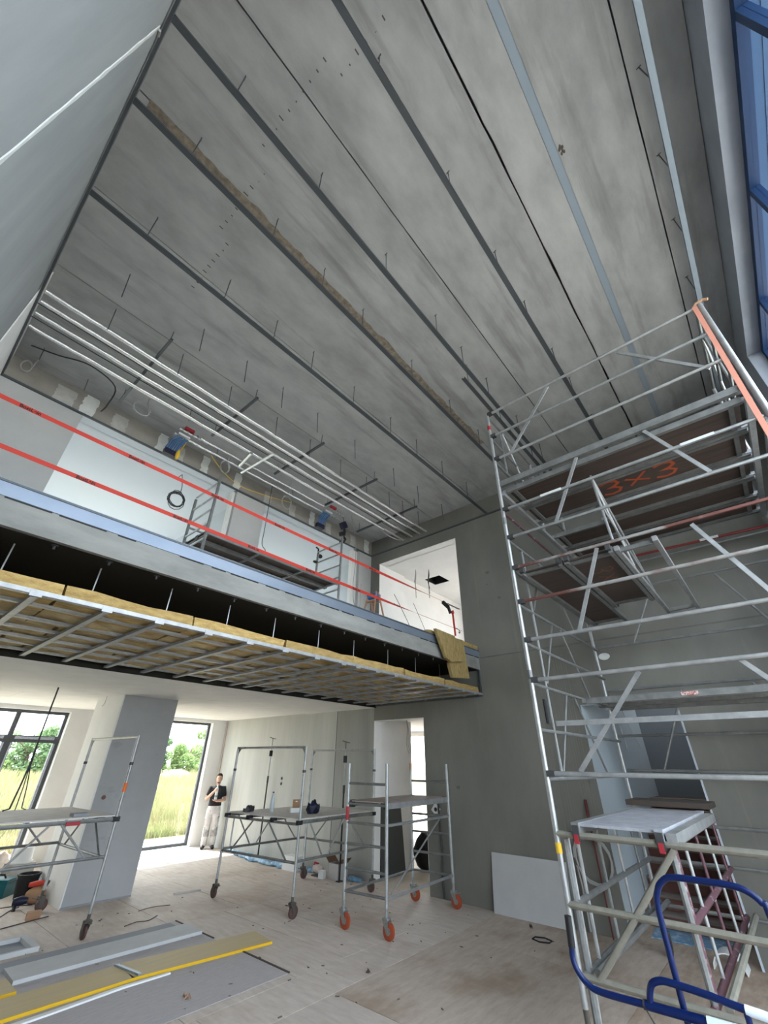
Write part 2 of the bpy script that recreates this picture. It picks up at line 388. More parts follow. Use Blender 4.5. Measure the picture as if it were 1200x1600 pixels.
# far wall, with upper opening, door opening, stair recess
def wall_x(name, x0, x1, y0, y1, z0, z1, holes, m):
    "wall in an x-slab with rectangular holes (ya,yb,za,zb)"
    ys = sorted({y0, y1, *[h[0] for h in holes], *[h[1] for h in holes]}); zs = sorted({z0, z1, *[h[2] for h in holes], *[h[3] for h in holes]})
    mb = MB()
    for a, b in zip(ys[:-1], ys[1:]):
        run = None
        for c, d in list(zip(zs[:-1], zs[1:])) + [(None, None)]:
            hole = c is None or any(h[0] <= a and b <= h[1] and h[2] <= c and d <= h[3] for h in holes)
            if hole:
                if run: mb.box(x0, x1, a, b, run[0], run[1]); run = None
            else: run = (run[0], d) if run else (c, d)
    return struct(name, mb, m)
DOOR = (5.97, 7.44, -0.02, 2.97); UPO = (4.76, 7.34, ZF, 7.06); STR = (1.13, 2.57, -0.02, 3.0)
wf = wall_x('wall_far', XF, XF + 0.24, YN - 0.4, YB + 0.3, -0.02, ZC + 0.16, [DOOR, UPO, STR], 'wall_far')
wf['label'] = 'dark grey concrete end wall with doorway and upper opening'
# white reveals
def reveal(y0, y1, z0, z1, m, bottom=False):
    mb = MB()
    mb.box(XF + 0.002, XF + 0.26, y0, y0 + 0.01, z0, z1); mb.box(XF + 0.002, XF + 0.26, y1 - 0.01, y1, z0, z1); mb.box(XF + 0.002, XF + 0.26, y0 + .01, y1 - .01, z1 - 0.01, z1)
    return obj('reveal', mb, m, wf)
reveal(*DOOR[:2], 0, DOOR[3], 'white'); reveal(*UPO, 'white'); reveal(STR[0], STR[1], 0, STR[3], 'recess')
obj('corner_bead', B(XF - 0.006, XF + 0.01, 1.115, 1.14, 0, 3.0), 'white_paint', wf)
# horizontal pour joint, vertical joint and chased strip near the stair opening
for (y0, y1, z) in ((-1.4, 4.42, 4.04),):
    obj('pour_joint', B(XF - 0.004, XF + 0.002, y0, y1, z - 0.012, z + 0.012), 'slab_dark', wf)
obj('lit_wall_panel', B(XF - 0.0025, XF, 8.73, YB, 0, ZL), 'wall_window_lit', wf); obj('lit_wall_panel', B(XF - 0.002, XF, 7.44, 8.71, 0, ZL), 'wall_half_lit', wf)  # brighter wall by the windows: light painted as thin panels
for y in (8.72,): obj('panel_joint', B(XF - 0.003, XF + 0.002, y - 0.01, y + 0.01, 0, 3.26), 'board_dark', wf)
for k in range(14):
    y = 2.66 + k * 0.045 + random.uniform(-.015, .015); z0 = random.uniform(0.9, 2.2)
    obj('trowel_streak', B(XF - 0.003, XF + 0.002, y, y + random.uniform(.006, .02), z0, 3.9 - random.uniform(0, .5)), 'streak', wf)
mb = MB(); mb.ell((XF, 1.98, 3.75), 0.012, 0.10, 0.06, 10, 6); obj('filler_patch', mb, 'filler', wf)
for y, z, r in ((3.25, 5.6, .05), (4.0, 5.9, .035), (4.05, 5.62, .02), (3.8, 5.25, .03), (5.2, 1.7, .03)):
    mb = MB(); mb.ell((XF, y, z), 0.004, r * 1.5, r, 8, 5); obj('scuff', mb, 'slab_dark', wf)
# perimeter profile at ceiling height, on three walls (wall plasterboard rail)
def channel(mb, m, label): return tag(obj('perimeter_channel', mb, m), label, 'channel')
channel(B(XL + .014, XL + 0.04, YN + .002, YW - .034, ZP - 0.02, ZP + 0.035), 'profile', 'dark metal channel along the top of the pale grey wall')
channel(B(XL + .013, XF - .001, YW - 0.032, YW - .002, ZP - 0.02, ZP + 0.02), 'galv_dark', 'dark metal channel above the white rooms of the gallery')
channel(B(XF - 0.03, XF - .001, YN, YW - .03, ZP - 0.02, ZP + 0.015), 'galv_dark', 'dark metal channel along the dark end wall below the ceiling')
# upstairs back wall: rendered band, grey piers, white niches
mb = MB().box(XL, XF, YW, YW + 0.25, ZP, ZC + 0.16)
wg = struct('wall_gallery', mb, 'render_band', 'upstairs back wall with white recesses between grey piers')
YR = 11.6  # rooms behind the openings, with hidden back windows added for daylight
struct('wall_gallery_rooms', MB().box(XL - .25, XL, YW + .22, YR + .2, ZF, ZC).box(4.02, 4.17, YW + .22, YR, ZF, ZP)
       .box(XL, XF, YR, YR + .2, ZF, 4.6).box(XL, XF, YR, YR + .2, 7.0, ZC).box(XL, -.2, YR, YR + .2, 4.6, 7.0).box(3.8, 4.4, YR, YR + .2, 4.6, 7.0).box(7.9, XF, YR, YR + .2, 4.6, 7.0), 'white_paint', 'white walls of the rooms behind the gallery')
struct('ceiling_gallery_rooms', B(XL, XF, YW + .22, YR, ZP, ZP + .06), 'white_paint', 'white ceiling of the rooms behind the gallery')
obj('room_lining', B(XF - .012, XF, YW + .25, YR, ZF, ZP), 'white_paint', wf)
for a, b in ((.60, 3.70), (4.52, 7.62)): obj('lintel_lining', B(a, b, YW + .002, YW + .22, ZP - .012, ZP - .001), 'white_paint', wg)
struct('roof_gallery_rooms', B(XL - .25, XF, 8.2, YR + .2, ZC + .02, ZC + .2), 'roofing')
for wn, (a, b) in (('added_window_4', (-.2, 3.8)), ('added_window_5', (4.4, 7.9))):  # out of view, added to bring daylight into the hall
    w = thing(wn, 'unseen window added behind the gallery to let in daylight', 'window', ((a + b) / 2, YR + .1, 4.6)); w['kind'] = 'structure'; del w['category']
    obj('window_frame', MB().box(a, a + .06, YR + .08, YR + .15, 4.6, 7).box(b - .06, b, YR + .08, YR + .15, 4.6, 7).box(a + .06, b - .06, YR + .08, YR + .15, 6.94, 7).box(a + .06, b - .06, YR + .08, YR + .15, 4.6, 4.66), 'frame_dark', w)
    obj('pane', B(a + .06, b - .06, YR + .11, YR + .116, 4.66, 6.94), 'glass', w)
portal('daylight_portal_gallery', (3.85, YR + .3, 5.8), (0, -1, 0), 8.2, 2.5)
for a, b in ((XL, 0.60), (3.76, 4.52), (7.82, XF)):
    obj('pier', B(a, b, YW, YW + 0.22, ZF, ZP), 'grey_paint', wg)
for a in (3.70, 7.62):
    obj('niche_reveal', B(a, a + 0.06 if a < 7 else 7.82, YW + 0.10, YW + 0.22, ZF, ZP), 'white', wg)
for x, w, m in ((0.25, .30, 'plaster_patch'), (0.62, .22, 'plastic_white'), (1.15, .25, 'plaster_patch'), (1.95, .18, 'plastic_white'), (2.35, .14, 'plaster_patch'), (2.9, .16, 'plastic_white'), (3.7, .17, 'plastic_white'), (4.55, .2, 'plaster_patch'), (5.3, .18, 'plaster_patch'), (5.95, .16, 'plastic_white'), (6.55, .2, 'plaster_patch'), (7.5, .2, 'plaster_patch'), (8.1, .2, 'plastic_white')):
    mb = MB(); n = 9; L_ = []; R_ = []
    for i in range(n + 1):
        z = ZP + 0.03 + (ZC - ZP - 0.05) * i / n * (1 if m == 'plastic_white' else .8)
        L_.append((x - w / 2 + random.uniform(-.018, .018), YW - 0.002, z)); R_.append((x + w / 2 + random.uniform(-.018, .018), YW - 0.002, z))
    mb.prism(L_ + R_[::-1], (0, -0.004, 0)); obj('plaster_patch', mb, 'plaster_patch' if m == 'plaster_patch' else 'filler', wg)

# glazed facade on the right
fa = struct('wall_facade', MB().box(XL - .25, XF + .24, YN - 0.35, YN, ZP, ZC + 0.16).box(6.68, XF + .24, YN - 0.35, YN, -0.02, ZP).box(XL - .25, -0.42, YN - 0.35, YN, -0.02, ZP), 'wall_beam_haze', 'concrete beam and pier around the tall window')
fw = thing('window_1', 'tall facade window under the concrete beam, frame tinted by blue lens haze', 'window', (3.1, -1.68, 0)); fw['kind'] = 'structure'; del fw['category']
for x in (-0.40, 0.8, 2.42, 4.02, 5.62, 6.64):
    obj('mullion', B(x - 0.035, x + 0.035, -1.72, -1.635, 0, 7.31), 'frame_haze_navy', fw)
for z in (0.04, 3.6, 7.355): obj('transom', B(-0.42, 6.68, -1.722, -1.633, z - 0.045, z + 0.045), 'frame_haze_navy', fw)
xs = (-0.40, 0.8, 2.42, 4.02, 5.62, 6.64)
for a, b in zip(xs[:-1], xs[1:]):
    for c, d in ((0.085, 3.555), (3.645, 7.31)):
        obj('pane', B(a + .035, b - .035, -1.683, -1.677, c, d), 'glass_haze', fw)
struct('roof_overhang', MB().box(-.42, 6.68, -1.82, -1.722, 7.385, 7.40).box(XL - .3, XF + .3, -2.55, -1.82, 7.38, 7.6), 'soffit_haze', 'roof overhang outside the tall window, tinted by blue lens haze')

# gallery slab and steel edge
gs = struct('gallery_slab', B(XL, XF, YG, YB + 0.3, 3.80, ZF), 'concrete_edge', 'concrete gallery slab edge')
obj('gallery_bounce_layer', B(XL, XF, YG + .1, 11.6, ZF - .02, ZF + .0008), 'bounce_screed', gs)  # unseen pale layer added to bounce daylight onto the ceiling
obj('soffit_shade', B(XL, XF, YG + 0.05, 7.6, 3.795, 3.80), 'void_black', gs)  # dark sheet painting the shade under the slab
struct('plenum_wall', B(XL, XF, 7.42, 7.6, ZL + 0.03, 3.795), 'void_black', 'back of the ceiling void with its shade painted dark')
st = thing('steel_edge_beam', 'steel channel along the gallery edge, tinted blue by painted sky reflection', 'steel beam', (3.8, YG, ZF))
obj('web', B(XL, XF, YG - 0.012, YG + 0.004, 4.05, 4.19), 'steel_edge', st)
obj('top_flange', B(XL, XF, YG - 0.012, YG + 0.09, 4.19, 4.203), 'profile_bright', st)
obj('lip', B(XL, XF, YG - 0.02, YG - 0.012, 4.175, 4.195), 'galv_dark', st)
x = XL
while x < XF:
    w = random.uniform(0.12, .45)
    if random.random() < .75: obj('packer', B(x, min(x + w, XF), YG - 0.008, YG, 4.037, 4.052), 'black', st)
    x += w + random.uniform(0.04, .12)
for k in range(17):
    x = 0.15 + k * 0.47; o = obj('anchor_bolt', MB().tube((x, YG + 0.10, 3.80), (x, YG + 0.10, 3.755), 0.012).tube((x, YG + .1, 3.797), (x, YG + .1, 3.79), .03), 'wire_dark', gs)

# lower ceiling boards
lc = struct('ceiling_lower', B(XL, XF, 7.45, YB, ZL + 0.02, ZL + 0.03), 'white', 'white plasterboard ceiling under the gallery')
yy = [7.40, 8.65, 9.95]; xx0 = [XL, 1.1, 3.1, 5.1, 7.1, XF]; xx1 = [XL, 0.3, 2.1, 4.1, 6.1, XF]
for k, (a, b) in enumerate(zip(yy[:-1], yy[1:])):
    xs = xx0 if k % 2 else xx1
    for c, d in zip(xs[:-1], xs[1:]): obj('ceiling_board', B(c + .002, d - .002, a + .002, b - .002, ZL - 0.012, ZL + 0.02), 'board_white', lc)
yy = [9.95, 11.2, 12.45, YB]
for k, (a, b) in enumerate(zip(yy[:-1], yy[1:])):
    xs = xx1 if k % 2 else xx0
    for c, d in zip(xs[:-1], xs[1:]): obj('ceiling_board', B(c + .002, d - .002, a + .002, b - .002, ZL, ZL + 0.02), 'board_white', lc)
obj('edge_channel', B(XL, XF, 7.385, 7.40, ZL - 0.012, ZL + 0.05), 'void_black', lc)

# free-standing pier
pi_ = struct('column', B(3.52, 4.64, 9.98, 11.45, 0, ZL), 'pier_grey', 'broad grey plastered pier')
obj('pier_sunlit_side', B(3.512, 3.52, 9.98, 11.45, 0, ZL), 'white', pi_)  # white lining holds the brightness of the sunlit side
obj('corner_bead', B(3.508, 3.53, 9.972, 9.985, 0, ZL), 'white', pi_)
mb = MB(); mb.tube((3.692, 9.982, 1.513), (3.692, 9.974, 1.513), 0.034, n=14); obj('socket_hole', mb, 'carton_brown', pi_)
obj('floor_gap', B(3.52, 4.64, 9.965, 9.98, 0, 0.02), 'gyps_dark', pi_)

# window wall at the back
W1 = (0.2, 3.80); W2 = (5.15, 7.87); ZH = 3.17
mb = MB()
mb.box(XL - .25, W1[0], YB, YB + 0.3, -0.02, ZF); mb.box(W1[1], W2[0], YB, YB + 0.3, -0.02, ZF); mb.box(W2[1], XF + .24, YB, YB + 0.3, -0.02, ZF)
mb.box(W1[0], W1[1], YB, YB + 0.3, ZH, ZF); mb.box(W2[0], W2[1], YB, YB + 0.3, ZH, ZF)
mb.box(W1[0], W1[1], YB, YB + 0.3, -0.02, 0.02); mb.box(W2[0], W2[1], YB, YB + 0.3, -0.02, 0.02)
struct('wall_back', mb, 'white', 'white wall around the ground floor windows')
def window(name, x0, x1, mulls, trans, label):
    w = thing(name, label, 'window', ((x0 + x1) / 2, YB + 0.2, 0)); w['kind'] = 'structure'; del w['category']
    yf0, yf1 = YB + 0.16, YB + 0.24
    mb = MB().box(x0, x0 + .07, yf0, yf1, 0.02, ZH).box(x1 - .07, x1, yf0, yf1, 0.02, ZH).box(x0 + .07, x1 - .07, yf0, yf1, ZH - .07, ZH).box(x0 + .07, x1 - .07, yf0, yf1, 0.02, 0.09)
    obj('window_frame', mb, 'frame_dark', w)
    xs = [x0 + .07] + [m + s for m in mulls for s in (-.05, .05)] + [x1 - .07]
    for m in mulls: obj('mullion', B(m - .05, m + .05, yf0, yf1, 0.09, ZH - .07), 'frame_dark', w)
    for a, b in zip(xs[0::2], xs[1::2]):
        if trans:
            obj('transom', B(a, b, yf0, yf1, trans - .05, trans + .05), 'frame_dark', w)
            obj('film_strip', MB().box(a + .06, b - .06, yf0 - .022, yf0 - .001, trans - .03, trans + .03), 'film', w)
            for xx in (a + .012, b - .042): obj('film_strip', B(xx, xx + .03, yf0 - .024, yf0 - .0205, .1, trans - .11), 'film', w)
            obj('sash', MB().box(a, a + .05, yf0 - .02, yf1, .09, trans - .05).box(b - .05, b, yf0 - .02, yf1, .09, trans - .05).box(a + .05, b - .05, yf0 - .02, yf1, trans - .10, trans - .05), 'frame_dark', w)
            obj('pane', B(a + .05, b - .05, yf0 + .035, yf0 + .041, 0.09, trans - .10), 'glass', w); obj('pane', B(a, b, yf0 + .035, yf0 + .041, trans + .05, ZH - .07), 'glass', w)
        else: obj('pane', B(a, b, yf0 + .035, yf0 + .041, 0.09, ZH - .07), 'glass', w)
    return w
window('window_2', W1[0], W1[1], (1.6, 2.74), 2.56, 'dark framed window with transom and opening sashes')
window('window_3', W2[0], W2[1], (5.95,), None, 'full height dark framed glass door')

# rooms behind the far wall
struct('wall_back_room', B(XF + .24, 10.0, 7.6, 7.78, -0.02, 3.2), 'white', 'white wall inside the room behind the doorway')
struct('wall_outer_room', MB().box(13.2, 13.4, 4.0, 8.3, 0, 3.2).box(13.2, 13.4, 8.3, 12.4, 2.9, 3.2).box(13.2, 13.4, 12.4, 13, 0, 3.2).box(XF + .24, 13.2, 4.0, 4.15, 0, 3.2).box(XF + .24, 13.2, 12.4, 12.6, 0, 3.2), 'white', 'outer wall of the room behind the doorway')
struct('ceiling_back_room', B(XF + .24, 13.4, 4.0, 12.6, 3.05, 3.2), 'white')
struct('floor_back_room', B(XF + .24, 13.4, 4.0, 12.6, -0.12, -0.021), 'sand')
ur = struct('wall_upper_room', MB().box(9.5, 13.2, 7.42, 7.6, ZF, 7.2).box(XF + .24, 9.5, 7.34, 7.6, ZF, 7.2).box(13.2, 13.4, 5.9, 7.6, ZF, 7.2).box(13.2, 13.4, 2.4, 5.9, 6.8, 7.2).box(13.2, 13.4, 2.4, 5.9, ZF, 4.9).box(XF + .24, 13.2, 2.4, 2.6, ZF, 7.2), 'white', 'white walls of the upper room')
HX0, HX1, HY0, HY1 = 10.12, 10.72, 6.46, 7.02
struct('ceiling_upper_room', MB().box(XF + .24, HX0, 2.4, 7.6, 7.05, 7.2).box(HX1, 13.4, 2.4, 7.6, 7.05, 7.2).box(HX0, HX1, 2.4, HY0, 7.05, 7.2).box(HX0, HX1, HY1, 7.6, 7.05, 7.2).box(HX0 - .1, HX1 + .1, HY0 - .1, HY1 + .1, 7.5, 7.55).box(HX0 - .1, HX0, HY0 - .1, HY1 + .1, 7.2, 7.5).box(HX1, HX1 + .1, HY0 - .1, HY1 + .1, 7.2, 7.5).box(HX0, HX1, HY0 - .1, HY0, 7.2, 7.5).box(HX0, HX1, HY1, HY1 + .1, 7.2, 7.5), 'white', 'white ceiling of the upper room with open hatch')
tag(obj('ceiling_hatch_liner', MB().box(HX0 + .002, HX1 - .002, HY0 + .002, HY0 + .012, 7.06, 7.49).box(HX0 + .002, HX1 - .002, HY1 - .012, HY1 - .002, 7.06, 7.49).box(HX0 + .002, HX0 + .012, HY0 + .012, HY1 - .012, 7.06, 7.49).box(HX1 - .012, HX1 - .002, HY0 + .012, HY1 - .012, 7.06, 7.49).box(HX0 + .012, HX1 - .012, HY0 + .012, HY1 - .012, 7.47, 7.49), 'black'), 'square black hatch lining in white ceiling of upper room', 'hatch')
struct('floor_upper_room', B(XF + .24, 13.4, 2.4, 7.6, 3.8, ZF), 'white')
portal('daylight_portal_room', (13.45, 10.35, 1.5), (-1, 0, 0), 4.1, 3.0)
portal('daylight_portal_stair', (12.05, 1.85, 4.7), (0, 0, -1), .7, 1.4)  # at a hidden roof gap, added to light the stairwell
portal('daylight_portal_upper', (13.45, 4.15, 5.85), (-1, 0, 0), 3.5, 2.0)  # at an unseen window opening, added to light the upper room
# stair recess
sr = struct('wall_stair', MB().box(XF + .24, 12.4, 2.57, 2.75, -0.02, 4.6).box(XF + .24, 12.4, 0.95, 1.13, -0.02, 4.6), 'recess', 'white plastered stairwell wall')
struct('wall_stair_back', MB().box(12.4, 12.6, 0.95, 2.75, -0.02, 4.6).box(XF + .24, 11.7, .95, 2.75, 4.6, 4.75), 'recess_shade', 'stairwell end wall with its shade painted in')
struct('floor_stair', B(XF, 12.4, 1.13, 2.57, -0.12, -0.001), 'floor_board_brown')
sc = thing('staircase', 'brown unfinished staircase rising inside the wall recess', 'staircase', (9.4, 1.85, 0))
for k in range(9):
    x = 9.3 + k * 0.27; z1 = (k + 1) * 0.17
    obj('riser', B(x, x + 0.27, 1.14, 2.56, 0.0, z1 - 0.03), 'stair', sc)
    obj('tread', B(x - 0.02, x + 0.27, 1.14, 2.56, z1 - 0.03, z1), 'tread', sc)
obj('landing', B(11.73, 12.39, 1.14, 2.56, 1.40, 1.53), 'wood_dark', sc)

# ------------------------------------------------------------------ outside
struct('ground_bounce_cut', MB().box(-7.0, 16, -7.5, -1.83, -0.06, -0.045).box(-7.0, XL - .3, -1.83, 14.3, -0.06, -0.045), 'soil', 'unseen dark soil strip added to cut light bounced from the ground')  # added out of view, evens the ceiling by cutting ground bounce
gr = struct('ground', B(-60, 90, -60, 16.6, -0.3, -0.06), 'sand', 'pale sandy ground around the building')
md = MB(); n = 24
for j in range(n + 1):
    for i in range(n + 1):
        x = -50 + 150 * i / n; y = 16.6 + 85 * (j / n) ** 1.6
        md.v.append((x, y, -0.06 + 0.9 * min(1, (y - 16.6) / 14) + 0.15 * math.sin(x * .3) * min(1, (y - 16.6) / 10)))
for j in range(n):
    for i in range(n): a = j * (n + 1) + i; md.f.append((a, a + 1, a + n + 2, a + n + 1))
struct('meadow', md, 'grass_ground', 'grassy meadow behind the house')
def gz(x, y): return -0.06 + 0.9 * min(1, (y - 16.6) / 14) + 0.15 * math.sin(x * .3) * min(1, max(0, (y - 16.6)) / 10)
g = MB(); rg = random.Random(3)
for k in range(26000):
    y = 16.7 + 28 * rg.random() ** 1.7; x = rg.uniform(1.5, 5.5) * (y / 14.2) if rg.random() < .45 else rg.uniform(4.6, 9.0) * (y / 14.2)
    h = rg.uniform(.25, .75) * (1 if y > 18.5 else .5); a = rg.uniform(0, 6.28); w = 0.012 + .0006 * (y - 16); lx, ly = rg.uniform(-.2, .2), rg.uniform(-.2, .2)
    z = gz(x, y) - .02; b = len(g.v); c, s_ = math.cos(a) * w, math.sin(a) * w
    g.v += [(x - c, y - s_, z), (x + c, y + s_, z), (x + lx * h + c * .6, y + ly * h + s_ * .6, z + h * .65), (x + lx * h - c * .6, y + ly * h - s_ * .6, z + h * .65), (x + lx * 2 * h, y + ly * 2 * h, z + h)]
    g.f += [(b, b + 1, b + 2, b + 3), (b + 3, b + 2, b + 4)]
go = obj('tall_grass', g, 'grass', kind='stuff'); tag(go, 'tall yellow green grass growing in the meadow', 'grass')
mb = MB(); rr = random.Random(5); n1 = 16
ring = []
for k in range(7):
    h = [0, .25, .6, .95, 1.2, 1.35, 1.4][k]; R = [2.6, 2.3, 1.8, 1.3, .8, .4, .05][k]
    ring.append([(20.0 + R * .8 * math.cos(6.283 * i / n1) * rr.uniform(.88, 1.1), 40 + R * .5 * math.sin(6.283 * i / n1) * rr.uniform(.88, 1.1), .78 + h * .5 + rr.uniform(-.05, .05)) for i in range(n1)])
mb.loft(ring); tag(obj('earth_mound', mb, 'rubble', smooth=True), 'heap of brown earth in the meadow before the trees', 'mound')
def tree(x, y, h, w, m, label, seed, n=5200):
    r = random.Random(seed); z0 = gz(x, y)
    t = thing('tree', label, 'tree', (x, y, z0), 'trees behind the meadow')
    tr = MB().path([(x, y, z0 - .1), (x + .1, y, z0 + h * .3), (x - .05, y, z0 + h * .6), (x, y, z0 + h * .8)], .2, 7, radii=[.24, .18, .12, .05])
    for k in range(5):
        a = r.uniform(0, 6.28); q = h * (.3 + .09 * k); tr.tube((x, y, z0 + q), (x + math.cos(a) * w * .35, y + math.sin(a) * w * .35, z0 + q + h * .17), .07, .02, 6)
    obj('trunk', tr, 'bark', t)
    cl = [(x + r.uniform(-.36, .36) * w, y + r.uniform(-.3, .3) * w, z0 + h * (.12 + .72 * (q_ / 15)), w * r.uniform(.14, .24) * (1.15 - .5 * q_ / 15)) for q_ in range(16)]
    lf = MB()
    for k in range(n):
        cx, cy, cz, R = cl[k % 16]
        while True:
            d = Vector((r.uniform(-1, 1), r.uniform(-1, 1), r.uniform(-1, 1)))
            if .55 < d.length < 1: break
        p = Vector((cx, cy, cz)) + Vector((d.x * R, d.y * R, d.z * R * .85)); s_ = r.uniform(.07, .17)
        u = Vector((r.uniform(-1, 1), r.uniform(-1, 1), r.uniform(-.6, .6))).normalized(); v = u.orthogonal().normalized()
        b = len(lf.v); lf.v += [tuple(p - u * s_), tuple(p + v * s_ * .6), tuple(p + u * s_), tuple(p - v * s_ * .6)]; lf.f.append((b, b + 1, b + 2, b + 3))
    obj('foliage', lf, m, t)
for k, (x, y, h, w, m, l) in enumerate([(7.6, 46, 2.5, 4.2, 'leaf', 'low pale tree at the left end of the row behind the framed sashes'), (10.2, 45, 3.7, 4.4, 'leaf_dark', 'tallest rounded tree of the row behind the framed sashes'),
        (13.0, 46, 3.0, 4.4, 'leaf', 'bushy light green tree behind the framed sashes, nearest the pier'), (20.2, 46, 3.6, 4.0, 'leaf_dark', 'dark slender tree showing right beside the pier through the glass door'), (22.9, 44, 2.7, 4.2, 'leaf', 'low light green bush behind the earth mound'),
        (25.6, 46, 4.2, 4.6, 'leaf', 'tall leafy tree seen beside the frame of the glass door'), (24.4, 40, 1.9, 3.0, 'leaf_dark', 'small dark bush in front of the taller trees'), (29.6, 47, 4.2, 4.6, 'leaf_dark', 'tree at the far end of the row')]):
    tree(x, y, h, w, m, l, 20 + k)

# ================================================================== ceiling metalwork
def rod(parent, x, y, z0, z1, name='hanger', lean=0.0):
    mb = MB().tube((x, y, z1), (x + lean, y, z0), 0.006, n=6).tube((x - .004, y - .022, z1 - .004), (x + .004, y + .022, z1 - .004), 0.006, n=6)
    return obj(name, mb, 'galv_dark', parent)
def profile(x0, x1, y, label, rods, m='profile', z=ZP, w=0.03):
    t = thing('ceiling_profile', label, 'profile', ((x0 + x1) / 2, y, z), 'metal profiles hung below the concrete ceiling')
    mb = MB().box(x0, x1, y - w, y + w, z, z + .002).box(x0, x1, y - w, y - w + .003, z, z + .03).box(x0, x1, y + w - .003, y + w, z, z + .03).box(x0, x1, y - w, y - w + .012, z + .028, z + .03).box(x0, x1, y + w - .012, y + w, z + .028, z + .03)
    obj('channel', mb, m, t)
    for x in rods: rod(t, x, y, z + .004, ZC + .004)
    return t
xa, xb = XL + 0.041, XF - 0.031
ra = [0.04, 1.06, 1.87, 2.6, 3.56, 4.58, 5.42, 6.37, 7.41]
profile(xa, xb, 3.80, 'dark metal ceiling profile nearest the foil wrapped pipes, on nine hangers', ra)
profile(xa, xb, 2.67, 'dark metal ceiling profile running beside the brown mortar joint', [0, 1.02, 1.81, 2.58, 3.77, 4.93, 5.98, 7.2])
profile(xa, xb, 1.90, 'dark metal ceiling profile with a short second profile beside it', [0.04, 1.06, 2.2, 3.35, 4.08, 4.91, 6.1, 7.2])
profile(4.28, xb, 2.03, 'short loose metal profile lying parallel beside a longer ceiling profile', [4.45, 5.6, 7.0], w=.028)
profile(xa, xb, 0.79, 'dark metal ceiling profile beside the jagged slab joint', [0.79, 1.98, 3.1, 4.0, 5.05, 5.83, 7.0])
profile(xa, xb, -0.175, 'wide silver ceiling profile crossing the rusty broken spot', [1.2, 2.9, 4.3, 5.9, 7.3], 'profile_bright', w=.04)
profile(xa, xb, -1.07, 'pale blue ceiling profile nearest the facade beam, ending over the scaffold tower', [1.4, 2.47, 3.35, 4.18, 5.11, 6.3], 'profile_bright')
for x in (0.11, 1.22, 2.0, 2.75, 3.58, 4.61, 5.88, 6.8, 7.85): tag(rod(None, x, 4.80, 7.40, ZC + .004, 'hanger_rod', .04), 'thin dark hanger rod without a profile, between pipes and nearest profile', 'rod', 'loose hanger rods in the middle row')
for x in (0.19, 1.235, 2.14, 3.15, 4.0, 4.88, 5.73, 6.56, 7.1, 7.77): tag(rod(None, x, 5.50, 7.42, ZC + .004, 'hanger_rod', .03), 'thin dark hanger rod beside the outermost foil wrapped pipe', 'rod', 'loose hanger rods beside the pipes')
for x, y in ((-0.3, 7.14), (1.96, 6.62), (0.4, 7.3), (2.9, 7.25), (4.9, 7.2)): tag(rod(None, x, y, 7.62, ZC + .004, 'hanger_rod', .02), 'short dark hanger rod above the gallery wall', 'rod', 'short hanger rods near the gallery wall')

# pipes
def pipe(y, z, x0, x1, r, label, joints=True):
    t = thing('insulated_pipe', label, 'pipe', ((x0 + x1) / 2, y, z), 'foil wrapped pipes under the ceiling')
    n = int((x1 - x0) / 0.11); pts = []; rad = []
    for i in range(n + 1):
        pts.append((x0 + (x1 - x0) * i / n, y + random.uniform(-.003, .003), z + random.uniform(-.003, .003) - .012 * math.sin(i * .55) * .3)); rad.append(r * random.uniform(.90, 1.08))
    obj('foil_wrap', MB().path(pts, r, 12, radii=rad), 'foil', t, smooth=True)
    if joints: obj('bare_end', T((x1, y, z), (XF - 0.002, y, z), r * .72, 12), 'foil_end', t, smooth=True)
    return t
pl = ['foil wrapped pipe nearest the bare concrete slabs', 'second foil wrapped pipe from the bare slabs', 'foil wrapped pipe between the second and the innermost long pipe', 'innermost full length foil wrapped pipe, beside the manifolds']
for y, l, x1 in ((5.64, pl[0], 7.75), (5.86, pl[1], 7.7), (6.12, pl[2], 7.6), (6.44, pl[3], 7.45)): pipe(y, 7.55, -0.55, x1, 0.036, l)
pipe(6.80, 7.53, 2.35, 5.6, 0.022, 'thin bright pipe joining the two manifolds, on the side of the long pipes', False)
pipe(7.03, 7.53, 2.15, 5.75, 0.024, 'thin bright pipe joining the two manifolds, on the wall side', False)
for k, (a, b, l) in enumerate((((3.52, 6.0, 7.478), (3.46, 7.08, 7.470), 'long silver foil tube lying across the thin pipes'), ((3.22, 6.36, 7.478), (3.30, 6.9, 7.474), 'short silver foil tube lying across the thin pipes'))):
    tag(obj('foil_tube', T(a, b, 0.034, 12), 'foil', smooth=True), l, 'tube')
lines = MB()
for y, z in ((6.29, 7.60), (6.0, 7.62)): tag(obj('service_cable', T((XL + .02, y, z), (XF - .02, y, z - .01), .008, 6), 'wire_dark'), 'thin dark cable running between the foil wrapped pipes', 'cable', 'cables along the pipes')
for k, (x, y1) in enumerate(((0.93, 7.1), (2.48, 6.66), (4.06, 6.75), (5.68, 6.85), (7.2, 7.2))):
    t = thing('support_rail', ['dark perforated support rail under the pipe ends at the grey wall', 'dark perforated support rail under the pipes, at the blue cable manifold', 'dark perforated support rail under the pipes, just past the foil tubes', 'dark perforated support rail under the pipes, at the drill head manifold', 'dark perforated support rail under the pipes, nearest the end wall'][k], 'rail', (x, 6.1, 7.47))
    obj('rail', B(x - .02, x + .02, 5.12, y1, 7.595, 7.635), 'galv_dark', t)
    for y in (5.2, y1 - .08): obj('threaded_rod', T((x, y, 7.63), (x, y, ZC + .004), .006, 6), 'galv_dark', t)
